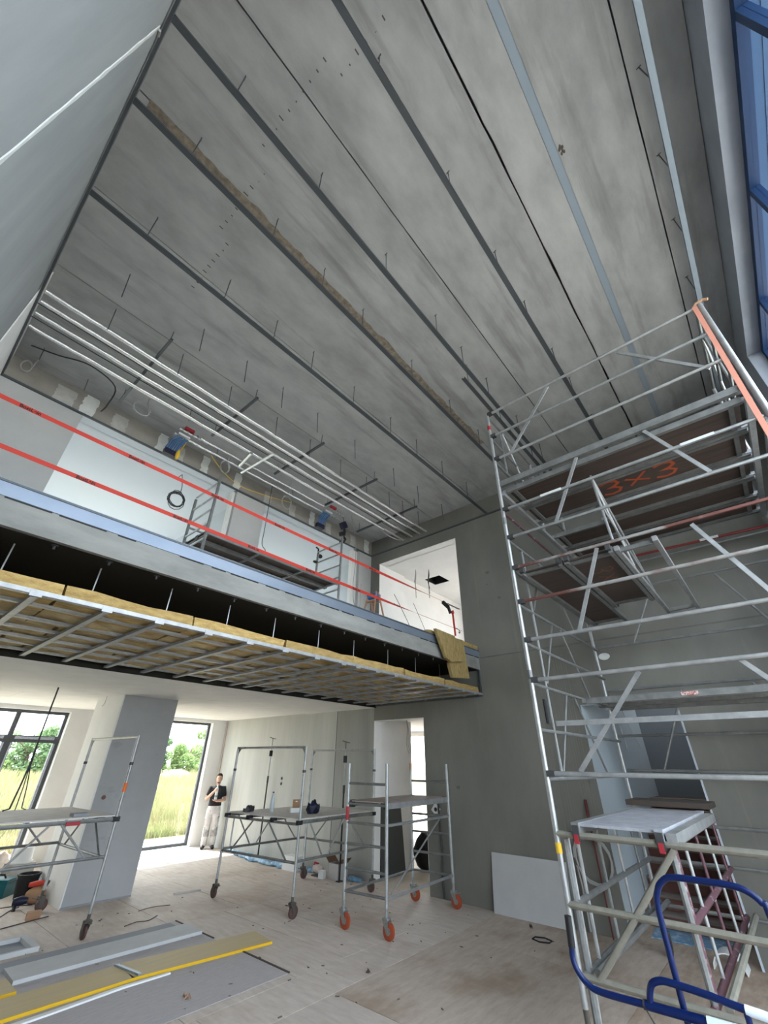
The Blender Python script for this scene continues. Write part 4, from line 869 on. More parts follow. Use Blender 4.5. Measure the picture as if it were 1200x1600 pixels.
# decks
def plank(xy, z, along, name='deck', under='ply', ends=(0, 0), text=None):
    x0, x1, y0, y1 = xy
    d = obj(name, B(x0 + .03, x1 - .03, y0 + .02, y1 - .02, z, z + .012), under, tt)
    if along == 'y':
        obj('side_beam', B(x0, x0 + .05, y0, y1, z - .045, z + .03), 'alu_dull', d); obj('side_beam', B(x1 - .05, x1, y0, y1, z - .045, z + .03), 'alu_dull', d)
        obj('end_beam', B(x0 + .05, x1 - .05, y0 + .08, y0 + .13, z - .03, z), 'alu_dull', d); obj('end_beam', B(x0 + .05, x1 - .05, y1 - .13, y1 - .08, z - .03, z), 'alu_dull', d)
        for x in (x0 + .04, x1 - .04):
            for y in (y0 - .01, y1 + .01): obj('hook', MB().obox((x, y, z - .0), (.02, 0, 0), (0, .05, 0), (0, 0, .025)), 'galv', d)
    else:
        obj('side_beam', B(x0, x1, y0, y0 + .05, z - .045, z + .03), 'alu_dull', d); obj('side_beam', B(x0, x1, y1 - .05, y1, z - .045, z + .03), 'alu_dull', d)
        obj('end_beam', B(x0 + .08, x0 + .13, y0 + .05, y1 - .05, z - .03, z), 'alu_dull', d); obj('end_beam', B(x1 - .13, x1 - .08, y0 + .05, y1 - .05, z - .03, z), 'alu_dull', d)
        for y in (y0 + .04, y1 - .04): obj('hook', MB().obox((x0 - .01, y, z + .02), (.04, 0, 0), (0, .025, 0), (0, 0, .04)), 'dark_grey', d); obj('hook', MB().obox((x1 + .01, y, z + .02), (.04, 0, 0), (0, .025, 0), (0, 0, .04)), 'dark_grey', d)
    return d
ZD = 5.55; dks = []
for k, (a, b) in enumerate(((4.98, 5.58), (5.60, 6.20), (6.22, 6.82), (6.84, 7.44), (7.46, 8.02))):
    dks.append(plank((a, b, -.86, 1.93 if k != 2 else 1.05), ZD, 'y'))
obj('front_ledger', B(XT0 - .01, XT0 + .05, YT1, YT0, 5.60, 5.69), 'alu_dull', tt)
for y in (YT0 - .03, YT1 + .03): obj('end_ledger', B(XT0, XT1, y - .03, y + .03, 5.44, 5.5), 'alu', tt)
def stroke(parent, pts, org, rx, uy, w, m):
    mb = MB(); rx, uy = Vector(rx), Vector(uy); P = [Vector(org) + rx * a + uy * b for a, b in pts]
    mb.path(P, w, 6)
    nz = rx.cross(uy).normalized()
    for i, v in enumerate(mb.v):
        v = Vector(v); d = (v - Vector(org)).dot(nz); mb.v[i] = tuple(v - nz * d * .93)
    obj('spray_stroke', mb, m, parent)
def three(parent, org, rx, uy, s, w, m):
    pts = [(-.32, .40), (-.05, .5), (.25, .42), (.32, .22), (.15, .06), (-.12, .0), (.15, -.04), (.33, -.22), (.22, -.43), (-.05, -.5), (-.34, -.38)]
    stroke(parent, [(a * s, b * s) for a, b in pts], org, rx, uy, w, m)
zt_ = ZD - .002
for dy, g in ((.33, 3), (-.02, 'x'), (-.36, 3)):
    o_ = (5.90, .40 + dy, zt_)
    if g == 3: three(dks[1], o_, (0, -1, 0), (-1, 0, 0), .36, .026, 'spray')
    else:
        stroke(dks[1], [(-.11, -.13), (.12, .14)], o_, (0, -1, 0), (-1, 0, 0), .02, 'spray'); stroke(dks[1], [(-.14, .08), (.14, -.10)], o_, (0, -1, 0), (-1, 0, 0), .02, 'spray')
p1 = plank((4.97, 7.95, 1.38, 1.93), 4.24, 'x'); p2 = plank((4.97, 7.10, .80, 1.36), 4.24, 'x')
three(p2, (5.55, 1.08, 4.238), (1, 0, 0), (0, -1, 0), .26, .014, 'spray_dull')
stroke(p2, [(-.1, -.1), (.1, .1)], (5.85, 1.08, 4.238), (1, 0, 0), (0, -1, 0), .012, 'spray_dull'); stroke(p2, [(-.1, .1), (.1, -.1)], (5.85, 1.08, 4.238), (1, 0, 0), (0, -1, 0), .012, 'spray_dull')
for y in (.76, .37): obj('hatch_beam', B(4.97, 7.95, y - .025, y + .025, 4.2, 4.26), 'alu', tt)
for x in (5.05, 7.85): obj('hatch_beam', B(x - .02, x + .02, .395, .735, 4.2, 4.25), 'alu_dull', tt)
ap = (5.32, .85, 5.5)
for q in ((4.97, .77, 4.32), (7.2, .77, 4.3), (6.0, .77, 4.3)): obj('ladder_stile', T(ap, q, .016), 'alu', tt)
obj('ladder_stile', T((5.15, .82, 5.0), (6.6, .74, 4.3), .013), 'alu', tt)
for k, (a, b) in enumerate(((6.55, 7.12), (7.14, 7.71))): plank((a, b, -.86, 1.93), 2.86, 'y', under='deck_grey')
obj('maker_plate', B(6.542, 6.549, .62, .80, 2.835, 2.875), 'sticker_red', tt)
for y0, z, l in ((1.30, 5.2, .14), (-.35, 5.2, .16)): obj('rail_label', MB().obox((XT0 - .021, y0, z), (.003, 0, 0), (0, l, 0), (0, 0, .017)), 'sticker', tt)
obj('black_tape', T((XT0 + .30, YT0, 2.50), (XT0 + .30, YT0, 2.75), .024), 'black', tt)
# base of the tower, cream and paint stained
for z in (1.53, 1.02, .57): obj('base_rail', T((XT0, YT0, z), (XT0, YT1, z), .027), 'alu_cream', tt, smooth=True)
obj('base_brace', T((XT0, 1.02, 1.5), (XT0, 1.83, .58), .026), 'alu_cream', tt, smooth=True)
obj('base_brace', T((XT0, .3, 1.5), (XT0, -.6, .58), .026), 'alu_cream', tt, smooth=True)
for y, m, xs_ in ((1.95, 'alu_dull', (5.30, 5.93, 6.6, 7.3)), (1.05, 'maroon', (4.97, 5.12, 5.55, 6.2, 6.9, 7.5))):
    for z, r in ((1.50, .02), (1.02, .028), (.58, .028)): obj('base_beam', T((XT0, y, z), (XT1 - .2, y, z), r), m, tt, smooth=True)
    obj('base_beam', T((XT0 + .05, y - .09, .60), (XT1 - .2, y - .09, .60), .028), 'alu_cream' if y < 1.5 else 'alu_dull', tt)
    for k, x in enumerate(xs_): obj('base_upright', T((x, y, .57), (x, y, 1.52), .014 if y < 1.5 else .018), m if k % 2 else 'alu', tt)
    obj('base_foot', T((XT0 + .06, y, .2), (XT0 + .06, y, 1.52), .025), 'alu_dull', tt); obj('base_foot', T((XT0 + .13, y, .2), (XT0 + .13, y, 1.5), .02), 'maroon' if y < 1.5 else 'alu', tt)
    for x in (XT0 + .06, XT0 + .13): obj('foot_plate', B(x - .03, x + .03, y - .04, y + .04, 0, .2), 'alu_dull', tt)
wd = obj('work_deck', B(4.93, 7.25, 1.13, 1.80, 1.60, 1.622), 'deck_white', tt, label='white paint-splashed deck board')
for y in (1.80, 1.10): obj('side_beam', B(4.90, 7.28, y - .035, y + .035, 1.55, 1.63), 'alu' if y > 1.5 else 'deck_white', wd)
obj('side_beam', B(4.90, 7.28, .97, 1.05, 1.53, 1.61), 'alu', wd)
for y in (1.80, 1.10): obj('hook', MB().obox((4.91, y, 1.55), (.03, 0, 0), (0, .03, 0), (0, 0, .06)), 'dark_grey', wd); obj('red_trigger', B(4.875, 4.9, y - .02, y + .02, 1.47, 1.54), 'red_clip', wd)
obj('plank_on_deck', B(7.35, 7.9, 1.0, 1.95, 1.64, 1.70), 'wood_dark', tt)
# salmon strap and curved cap at the corner post by the facade
obj('load_strap', MB().prism([(XT0 - .035, YT1 - .02, 7.06), (XT0 - .035, YT1 + .03, 7.04), (XT0 - .04, YT1 + .07, 4.9), (XT0 - .04, YT1 + .02, 4.9)], (-.004, 0, 0)), 'strap_salmon', tt, label='salmon coloured strap')
obj('post_cap', MB().path([(XT0, YT1 + .02, 7.06), (XT0, YT1 - .03, 7.12), (XT0, YT1 - .10, 7.13), (XT0, YT1 - .15, 7.10)], .018, 8), 'wood', tt)
coil((8.28, 2.86, .86), .28, 2, 'wire', 'large coil of grey conduit leaning on the end wall by the stairs', .014, 1.0, [(8.29, 3.1, .5), (8.29, 3.1, .02)], True)
tag(obj('mixing_paddle', MB().tube((8.25, 2.78, .0), (8.28, 2.80, 1.30), .012).tube((8.277, 2.80, 1.2), (8.286, 2.80, 1.62), .022), 'dark_red'), 'dark red tool handle leaning on the end wall beside the conduit coil', 'tool')

for k in range(2): wire([(9.0, 2.2 - .12 * k, 3.0), (9.02, 2.18 - .14 * k, 2.7), (9.0 + .05 * k, 2.15 - .2 * k, 2.35)], 'thin pale wire hanging in the stair recess', 'wire', .006, 'wires in the stair recess')
# ================================================================== blue trolley in front of the tower
bt = thing('push_trolley', 'blue tubular push trolley with black grip beside the tower', 'trolley', (3.5, .65, 0))
def smooth_pts(pts, k=4):
    P = [Vector(p) for p in pts]; out = []
    for i in range(len(P) - 1):
        p0, p1, p2, p3 = P[max(i - 1, 0)], P[i], P[i + 1], P[min(i + 2, len(P) - 1)]
        for q in range(k):
            t = q / k; out.append(.5 * ((2 * p1) + (p2 - p0) * t + (2 * p0 - 5 * p1 + 4 * p2 - p3) * t * t + (3 * p1 - p0 - 3 * p2 + p3) * t ** 3))
    return out + [P[-1]]
X = 3.5; R_ = .0165
obj('grip', MB().tube((X, 1.438, 1.275), (X, 1.444, 1.13), .021, n=12), 'black', bt, smooth=True)
obj('handle_tube', MB().path(smooth_pts([(X, 1.442, 1.16), (X, 1.450, 1.085), (X, 1.432, 1.03), (X, 1.385, .985), (X, 1.31, .967), (X, 1.07, .97), (X, .76, .976), (X, .40, .98), (X, .15, .98)]), R_, 12), 'blue_paint', bt, smooth=True)
obj('sleeve', T((X, 1.085, .97), (X, .80, .975), .021, 12), 'blue_paint', bt, smooth=True)
obj('cable_tie', MB().tube((X, 1.088, .97), (X, 1.078, .97), .023).tube((X, 1.08, .95), (X, 1.05, .90), .004), 'wire_dark', bt)
obj('white_tape', T((X, .79, .9755), (X, .45, .979), .0225, 12), 'tape_white', bt, smooth=True)
xo = X - .06
obj('upper_tube', MB().path(smooth_pts([(X, 1.05, .985), (X, 1.043, 1.02), (X, 1.02, 1.062), (X, .975, 1.083), (X, .92, 1.086), (X, .77, 1.078), (X, .60, 1.06), (X, .40, 1.045), (X, .15, 1.03)]), R_, 12), 'blue_paint', bt, smooth=True)
obj('white_tape', T((X, .605, 1.0605), (X, .20, 1.033), .020, 12), 'tape_white', bt, smooth=True)
X2 = X + .05
obj('guard_loop', MB().path(smooth_pts([(X2, .90, .30), (X2, .90, .9), (X2, .905, 1.36), (X2, .885, 1.46), (X2, .845, 1.51), (X2, .785, 1.535), (X2, .62, 1.537), (X2, .50, 1.535), (X2, .435, 1.518), (X2, .39, 1.48), (X2, .372, 1.42), (X2, .37, .9), (X2, .37, .30)]), R_, 12), 'blue_paint', bt, smooth=True)
obj('stay', T((X, .604, 1.05), (X, .602, .30), .015, 10), 'blue_paint', bt, smooth=True)
obj('load_bed', MB().box(3.05, 3.72, .12, 1.12, .25, .30).box(3.05, 3.09, .12, 1.12, .30, .36), 'blue_paint', bt)
for x, y in ((3.12, .22), (3.12, 1.02), (3.64, .22), (3.64, 1.02)): castor(bt, x, y, .09, 'tyre_dark', 'castor_dark', 'y', .02, .06)

# ================================================================== things on the floor
tag(obj('floor_paper', MB().prism([(-.5, 5.30, .001), (4.52, 5.30, .001), (4.52, 8.05, .001), (-.5, 8.05, .001)], (0, 0, .003)), 'paper'), 'grey mauve floor paper spread under the boards', 'floor paper')
tag(obj('edge_strip', B(4.52, 4.545, 5.30, 6.25, .002, .012), 'wood_dark'), 'thin dark strip along the edge of the floor paper', 'strip')
tag(obj('edge_strip', B(4.52, 4.54, 6.95, 8.05, .002, .012), 'wood_dark'), 'thin dark strip at paper edge behind the yellow boards', 'strip')
tag(obj('plasterboard_strip', MB().obox((3.42, 7.48, .0225), (1.09, -.02, 0), (.005, .235, 0), (0, 0, .018)), 'gyps_grey'), 'long pale grey plasterboard strip lying on the floor paper', 'plasterboard')
tag(obj('plasterboard_strip', MB().obox((3.15, 7.86, .012), (1.25, -.02, 0), (.002, .14, 0), (0, 0, .007)), 'gyps_dark'), 'narrow dark grey board strip behind the pale plasterboard strip', 'plasterboard')
def yboard(c, ax, ay, label):
    t = thing('formwork_board', label, 'board', (c[0], c[1], 0), 'yellow boards on the floor')
    obj('face', MB().obox((c[0], c[1], .0185), ax, ay, (0, 0, .0135)), 'wood_yellow', t)
    a, b = Vector(ax), Vector(ay); e = Vector((c[0], c[1], .0185)) - b - b.normalized() * .006
    obj('painted_edge', MB().obox(e, a, b.normalized() * .006, (0, 0, .0135)), 'edge_yellow', t)
    return t
yboard((2.30, 6.66), (.95, .0, 0), (0, .24, 0), 'yellow edged board, the one with a pale strip end on the paper')
yboard((4.12, 6.56), (.86, -.12, 0), (.035, .25, 0), 'yellow edged board beside the dark paper edge')
yboard((1.45, 7.22), (.85, .0, 0), (0, .22, 0), 'yellow edged board end beside the pale plasterboard strip')
tag(obj('metal_stud', MB().obox((3.27, 6.66, .042), (.02, .0, 0), (-.04, .24, 0), (0, 0, .008)), 'profile_bright'), 'short pale metal stud lying across the joint of the yellow boards', 'metal stud')
tag(obj('trim_strip', MB().prism([Vector(p) for p in [(1.6, 6.22, .004), (2.4, 6.25, .004), (3.1, 6.30, .004), (3.6, 6.28, .004), (3.6, 6.31, .004), (3.1, 6.35, .004), (2.4, 6.31, .004), (1.6, 6.29, .004)]], (0, 0, .015)), 'plastic_white'), 'curved white trim strip along the yellow board edge', 'trim')
fb = thing('floor_box', 'open floor box with raised white rim beside the floor paper', 'floor box', (2.4, 8.5, 0))
obj('rim', MB().box(2.72, 2.80, 8.2, 8.82, 0, .05).box(1.9, 2.72, 8.76, 8.82, 0, .05).box(1.9, 2.72, 8.2, 8.24, 0, .05).box(1.82, 1.9, 8.2, 8.82, 0, .05), 'gyps_grey', fb)
obj('liner', MB().box(1.9, 2.72, 8.24, 8.76, .001, .006), 'gyps_dark', fb)
def rot_box(cx_, cy_, a, hx, hy, z0, z1):
    c, s_ = math.cos(a), math.sin(a); return MB().obox((cx_, cy_, (z0 + z1) / 2), (c * hx, s_ * hx, 0), (-s_ * hy, c * hy, 0), (0, 0, (z1 - z0) / 2))
# white board against the end wall
tag(obj('plasterboard_sheet', MB().obox((8.255, 3.95, .39), (.052, 0, .388), (0, .65, 0), (.006, 0, -.0008)), 'gyps_grey_light'), 'white plasterboard offcut leaning against the dark end wall', 'plasterboard')
# tool case and clutter by the window
tc = thing('tool_case', 'dark teal power tool case lying on the floor by the window', 'tool case', (2.95, 11.75, 0))
obj('body', rot_box(2.95, 11.75, -.75, .29, .17, 0, .20), 'teal', tc); obj('lid', rot_box(2.95, 11.75, -.75, .285, .165, .205, .25), 'teal', tc)
obj('handle', MB().path([(2.84, 11.86, .25), (2.87, 11.83, .30), (3.03, 11.68, .30), (3.06, 11.65, .25)], .015, 8), 'black', tc)
obj('badge', MB().obox((2.72, 11.72, .1), (.04, -.037, 0), (.001, .001, 0), (0, 0, .035)), 'bag', tc)
for k, (x, y, z, m, l) in enumerate(((2.55, 12.9, 0, 'teal_light', 'bright teal tool case at the bottom of the stack by the window'), (2.53, 12.92, .26, 'teal', 'dark teal tool case in the middle of the stack by the window'), (2.58, 12.9, .52, 'teal', 'top teal tool case of the stack by the window'))):
    t = thing('tool_case', l, 'tool case', (x, y, z)); obj('body', rot_box(x, y, -.1, .42, .2, z + .002, z + .20), m, t); obj('lid', rot_box(x, y, -.1, .415, .195, z + .204, z + .255), m, t)
    obj('latch', rot_box(x, y - .205, -.1, .04, .008, z + .15, z + .23), 'black', t)
def blob(name, c, r, m, label, cat, seed=0, zb=0):
    rr = random.Random(seed); mb = MB().ell((c[0], c[1], zb + r[2] * .9), r[0], r[1], r[2], 14, 8)
    for i, v in enumerate(mb.v): f = 1 + rr.uniform(-.10, .10); mb.v[i] = (c[0] + (v[0] - c[0]) * f, c[1] + (v[1] - c[1]) * f, max(zb + .002, v[2] * (1 + rr.uniform(-.04, .04))))
    return tag(obj(name, mb, m, smooth=True), label, cat)
blob('cement_sack', (3.2, 12.95), (.16, .14, .26), 'bag_pink', 'pale striped sack standing beside the teal cases', 'sack', 1)
blob('cement_sack', (2.55, 12.25), (.26, .20, .18), 'bag', 'cream filled sack slumped on the floor by the window', 'sack', 2)
bk = thing('mortar_tub', 'black mortar tub standing beside the grey pier', 'tub', (3.3, 11.25, 0))
obj('tub', MB().lathe((3.3, 11.25, 0), [(.13, 0), (.17, .30), (.185, .32), (.185, .34), (.155, .34), (.12, .04)], 18), 'black', bk, smooth=True)
obj('handle', MB().path([(3.3 + .18 * math.cos(a), 11.25 + .02 * math.sin(a), .33 - .14 * math.sin(a)) for a in [i * math.pi / 8 for i in range(9)]], .006, 6), 'wire', bk)
bu = thing('plaster_bucket', 'white plaster bucket upside down on a light grey box', 'bucket', (3.38, 12.3, .36))
obj('bucket', MB().lathe((3.38, 12.3, .36), [(.18, 0), (.17, .03), (.15, .24), (.14, .25)], 16), 'plastic_white', bu, smooth=True); obj('rim', MB().lathe((3.38, 12.3, .36), [(.185, .002), (.195, .01), (.195, .03), (.185, .038)], 16), 'plastic_white', bu)
tag(obj('storage_box', rot_box(3.38, 12.3, .15, .2, .18, 0, .36), 'carton_grey'), 'light grey box under the upturned white bucket', 'box')
blob('tool_bag', (3.33, 10.72), (.15, .13, .12), 'cardboard', 'brown open tool bag at the foot of the grey pier', 'tool bag', 4)
gr_ = thing('angle_grinder', 'red and black angle grinder lying on the brown tool bag', 'grinder', (3.33, 10.7, .22))
obj('motor_body', MB().path([(3.21, 10.78, .25), (3.29, 10.73, .26), (3.41, 10.66, .27)], .04, 8, radii=[.03, .042, .036]), 'tool_red', gr_, smooth=True); obj('head', MB().tube((3.42, 10.65, .24), (3.44, 10.64, .30), .035, n=10), 'dark_grey', gr_); obj('disc', MB().tube((3.42, 10.65, .235), (3.422, 10.65, .238), .055, n=14), 'castor_steel', gr_)
pd = thing('site_radio', 'small dark blue power drill lying by the scaffold wheel', 'power drill', (3.12, 10.5, 0))
obj('housing', MB().path([(2.98, 10.52, .10), (3.08, 10.48, .11), (3.16, 10.44, .11)], .06, 10, radii=[.05, .065, .04]), 'navy', pd, smooth=True); obj('grip', MB().tube((3.02, 10.5, .10), (3.0, 10.42, .0), .028, n=8), 'black', pd)
pd.name = 'power_drill'
tag(obj('timber_offcut', rot_box(3.1, 9.75, -.2, .09, .07, 0, .09), 'cardboard'), 'reddish wooden block beside the scaffold wheel at the pier', 'wood block')
wire([(1.6, 9.6, .008), (2.2, 9.8, .008), (2.7, 10.1, .008), (2.95, 10.45, .008), (3.1, 10.55, .02)], 'dark cable on the floor leading to the small drill', 'wire_dark', .007, name='floor_cable')
wire([(1.7, 10.3, .008), (2.3, 10.6, .008), (2.9, 10.75, .008), (3.3, 10.62, .008)], 'thin cable on the floor behind the scaffold wheel', 'wire_dark', .006, name='floor_cable')
wire([(1.3, 9.0, .008), (2.1, 9.35, .008), (2.9, 9.6, .008), (3.3, 9.7, .008)], 'cable on the floor passing the wooden block', 'wire_dark', .007, name='floor_cable')
wire([(3.9, 8.35, .008), (4.1, 8.42, .008), (4.25, 8.36, .008), (4.45, 8.5, .008)], 'short bent wire on bare floor near the scaffold wheel', 'wood_dark', .006, name='wire_scrap')
wire([(4.35, 8.95, .008), (4.6, 9.0, .008), (4.85, 8.9, .008)], 'short wire scrap on the floor before the pier', 'wood_dark', .005, name='wire_scrap')
tag(obj('batten', rot_box(5.45, 9.47, -.15, .24, .03, 0, .02), 'carton_grey'), 'short pale batten on the floor between the scaffolds', 'batten')
ring_ = MB().path([(7.54 + .10 * math.cos(k * 1.047), 3.52 + .14 * math.sin(k * 1.047), .008) for k in range(6)], .009, 6, closed=True); tag(obj('rubber_ring', ring_, 'black'), 'flattened black rubber ring on the brown floor', 'ring')
gu = MB(); n = 10; r_ = .17
o1 = [(8.02 + .0, 1.42 + r_ * math.cos(math.pi * i / n), r_ * math.sin(math.pi * i / n) + .002) for i in range(n + 1)]; i1 = [(8.02, 1.42 + (r_ - .012) * math.cos(math.pi * i / n), (r_ - .012) * math.sin(math.pi * i / n) + .002) for i in range(n, -1, -1)]
gu.prism(o1 + i1, (.28, 0, 0)); tag(obj('pipe_offcut', gu, 'plastic_white', smooth=False), 'half round white pipe offcut on the floor by the stairs', 'pipe offcut')
for k, (x, y, r, m, l) in enumerate(((3.45, 5.62, .07, 'wood', 'brown fibre tuft on the floor paper'), (7.95, 3.86, .05, 'wood_dark', 'dark debris crumbs before the leaning plasterboard'), (5.15, 4.62, .03, 'wood_dark', 'small dark scrap on the floor board joint'))):
    rr = random.Random(k); mb = MB()
    for q in range(9): a = rr.uniform(0, 6.28); d = rr.uniform(0, r); mb.tube((x + math.cos(a) * d, y + math.sin(a) * d, .004), (x + math.cos(a + 1) * d * .4, y + math.sin(a + 1) * d * .4, .006 + rr.uniform(.01, .04)), .005, n=5)
    tag(obj('debris', mb, m, kind='stuff'), l, 'debris')
db = MB(); rr = random.Random(12)
for k in range(90):
    x, y = rr.uniform(2.5, 8.2), rr.uniform(2.2, 9.5); s_ = rr.uniform(.004, .012); a = rr.uniform(0, 3.1)
    db.obox((x, y, .004), (math.cos(a) * s_ * 2, math.sin(a) * s_ * 2, 0), (-math.sin(a) * s_ * .6, math.cos(a) * s_ * .6, 0), (0, 0, .003))
tag(obj('floor_crumbs', db, 'crumb', kind='stuff'), 'scattered dark crumbs over the boarded floor', 'debris')

# things along the end wall
t = thing('film_bundle', 'crumpled pale blue plastic film along the foot of the end wall', 'plastic film', (8.1, 11.5, 0))
for k, (y0, y1, dx) in enumerate(((12.6, 10.6, -.05), (12.0, 9.9, -.18), (11.3, 9.8, -.30))):
    pts = [(8.2 + dx + .03 * math.sin(i * 1.3 + k), y0 + (y1 - y0) * i / 12, .045 + .015 * math.sin(i * 2.1)) for i in range(13)]
    obj('film_roll', MB().path(pts, .045, 8, radii=[.03 + .015 * abs(math.sin(i * 1.7 + k)) for i in range(13)]), 'blue_film', t, smooth=True)
tag(obj('carton', rot_box(8.0, 9.55, .05, .14, .22, 0, .26), 'plastic_white'), 'white carton standing at the foot of the end wall', 'box')
tag(obj('film_sheet', MB().path([(8.15, 9.3, .03), (8.1, 9.1, .04), (8.15, 8.95, .03)], .06, 8, radii=[.03, .06, .03]), 'blue_film', smooth=True), 'small blue film bundle beside the white carton', 'plastic film')
t = thing('power_saw', 'red power tool lying on the floor by the cartons', 'power tool', (7.98, 8.72, 0)); obj('motor_body', MB().path([(7.95, 8.80, .13), (8.0, 8.68, .12), (8.02, 8.6, .10)], .08, 10, radii=[.05, .09, .06]), 'bag_pink', t, smooth=True); obj('shoe', B(7.9, 8.08, 8.55, 8.8, 0, .02), 'dark_grey', t)
obj('handle', MB().path([(7.95, 8.8, .15), (7.96, 8.78, .22), (8.0, 8.68, .2)], .018, 8), 'red_clip', t)
tag(obj('carton', rot_box(7.9, 8.46, .3, .06, .06, 0, .13), 'plastic_white'), 'small white box between red tool and grey carton', 'box')
t = thing('open_carton', 'open grey carton with brown flaps at the end wall beside the doorway', 'box', (8.1, 8.2, 0)); obj('box_body', MB().box(7.97, 7.98, 8.05, 8.35, 0, .26).box(8.25, 8.26, 8.05, 8.35, 0, .26).box(7.98, 8.25, 8.05, 8.06, 0, .26).box(7.98, 8.25, 8.34, 8.35, 0, .26).box(7.98, 8.25, 8.06, 8.34, 0, .01), 'carton_grey', t)
obj('flap', MB().obox((8.12, 8.02, .30), (.14, 0, 0), (0, .06, -.05), (0, .003, .004)), 'carton_brown', t); obj('flap', MB().obox((8.12, 8.40, .30), (.14, 0, 0), (0, .06, .05), (0, .003, .004)), 'carton_brown', t)
tag(obj('film_sheet', MB().path([(8.2, 7.95, .03), (8.15, 7.8, .04), (8.2, 7.6, .03)], .06, 8, radii=[.03, .05, .03]), 'blue_film', smooth=True), 'blue film scrap on the floor beside the doorway', 'plastic film')
tag(obj('film_sheet', MB().prism([(8.75, 1.3, .002), (9.25, 1.3, .002), (9.25, 2.45, .002), (8.7, 2.4, .002)], (0, 0, .01)), 'blue_film'), 'blue plastic film lying before the brown stairs', 'plastic film')
# doorway contents
tag(obj('door_leaf', MB().obox((9.05, 7.50, .68), (.41, 0, 0), (0, .012, .0), (0, .07, .67)), 'board_dark'), 'dark grey panel leaning inside the doorway', 'panel')
tag(obj('door_leaf', MB().obox((8.72, 7.545, .62), (.10, 0, 0), (0, .008, 0), (0, .04, .61)), 'black'), 'narrow black panel standing behind the dark leaning one', 'panel')
blob('refuse_sack', (10.1, 7.35), (.28, .24, .36), 'black', 'full black refuse sack on the floor of the back room', 'sack', 9)
for k in range(3): wire([(9.3, 7.2, 3.05), (9.3 + .03 * k, 7.18, 2.8), (9.22 + .06 * k, 7.15, 2.5), (9.28 + .1 * k, 7.12, 2.3)], 'thin cable hanging from the ceiling inside the doorway', 'wire', .006, 'cables inside the doorway')
t = thing('socket_box', 'white socket back box with dangling cable on the end wall', 'socket', (8.32, 5.75, 1.32)); obj('plate', MB().obox((8.322, 5.75, 1.32), (.006, 0, 0), (0, .06, .05), (0, -.05, .06)), 'plastic_white', t); obj('opening', MB().tube((8.318, 5.75, 1.32), (8.312, 5.75, 1.32), .035, n=12), 'black', t)
obj('cable', MB().path([(8.31, 5.68, 1.42), (8.30, 5.66, 1.1), (8.31, 5.64, .7), (8.31, 5.66, .3), (8.31, 5.65, .02)], .02, 8), 'dark_grey', t)
for z in (1.72, 1.60): tag(obj('socket_hole', MB().tube((8.325, 10.75, z), (8.318, 10.75, z), .035, n=12), 'black'), 'black socket hole in the pale end wall above the scaffold deck', 'socket', 'socket holes')
tag(obj('marking_cord', T((8.322, 13.9, .2), (8.322, 13.93, 3.2), .005, 6), 'red_clip'), 'thin red vertical cord in the corner behind the man', 'cord')
# hanging cable by the window
t = thing('hanging_cables', 'bundle of dark cables hanging from the lower ceiling to the scaffold deck', 'cable', (2.34, 9.9, 3.25))
for k in range(3): obj('cable', MB().path([(2.335, 9.93, 3.25), (2.34, 9.93, 2.6), (2.35 + .01 * k, 9.93, 2.0), (2.33 + .05 * k, 9.93, 1.7), (2.30 + .08 * k, 9.9, 1.42), (2.2 + .15 * k, 9.8, 1.405)], .013 if k == 0 else .008, 6), 'wire_dark', t)
for x, y in ((1.75, 11.6), (3.4, 10.6)): wire([(x, y, 3.26), (x, y, 3.14), (x - .03, y, 3.06)], 'short wire end hanging from the white lower ceiling', 'wire', .006, 'ceiling wire ends')
# telescopic props
def prop(x, y, z0, h, label):
    t = thing('telescopic_prop', label, 'prop', (x, y, z0))
    obj('tube', T((x, y, z0 + .01), (x, y, z0 + h * .62), .018), 'black', t); obj('inner_tube', T((x, y, z0 + h * .62), (x, y, z0 + h * .93), .013), 'galv', t)
    obj('clamp', T((x, y, z0 + h * .60), (x, y, z0 + h * .66), .026), 'dark_grey', t); obj('trigger', MB().obox((x, y, z0 + h * .86), (.02, .02, 0), (-.03, .03, 0), (0, 0, .07)), 'black', t)
    obj('screw', T((x, y, z0 + h * .93), (x, y, z0 + h), .008), 'dark_grey', t); obj('head_plate', MB().obox((x, y, z0 + h), (.07, -.05, -.02), (.02, .03, 0), (0, 0, .006)), 'black', t); obj('foot_plate', B(x - .06, x + .06, y - .05, y + .05, z0, z0 + .015), 'black', t)
prop(8.2, 11.2, 0, 2.68, 'black telescopic prop standing between man and scaffold')
prop(7.95, 7.98, 0, 2.52, 'black telescopic prop standing at the scaffold corner by the doorway')
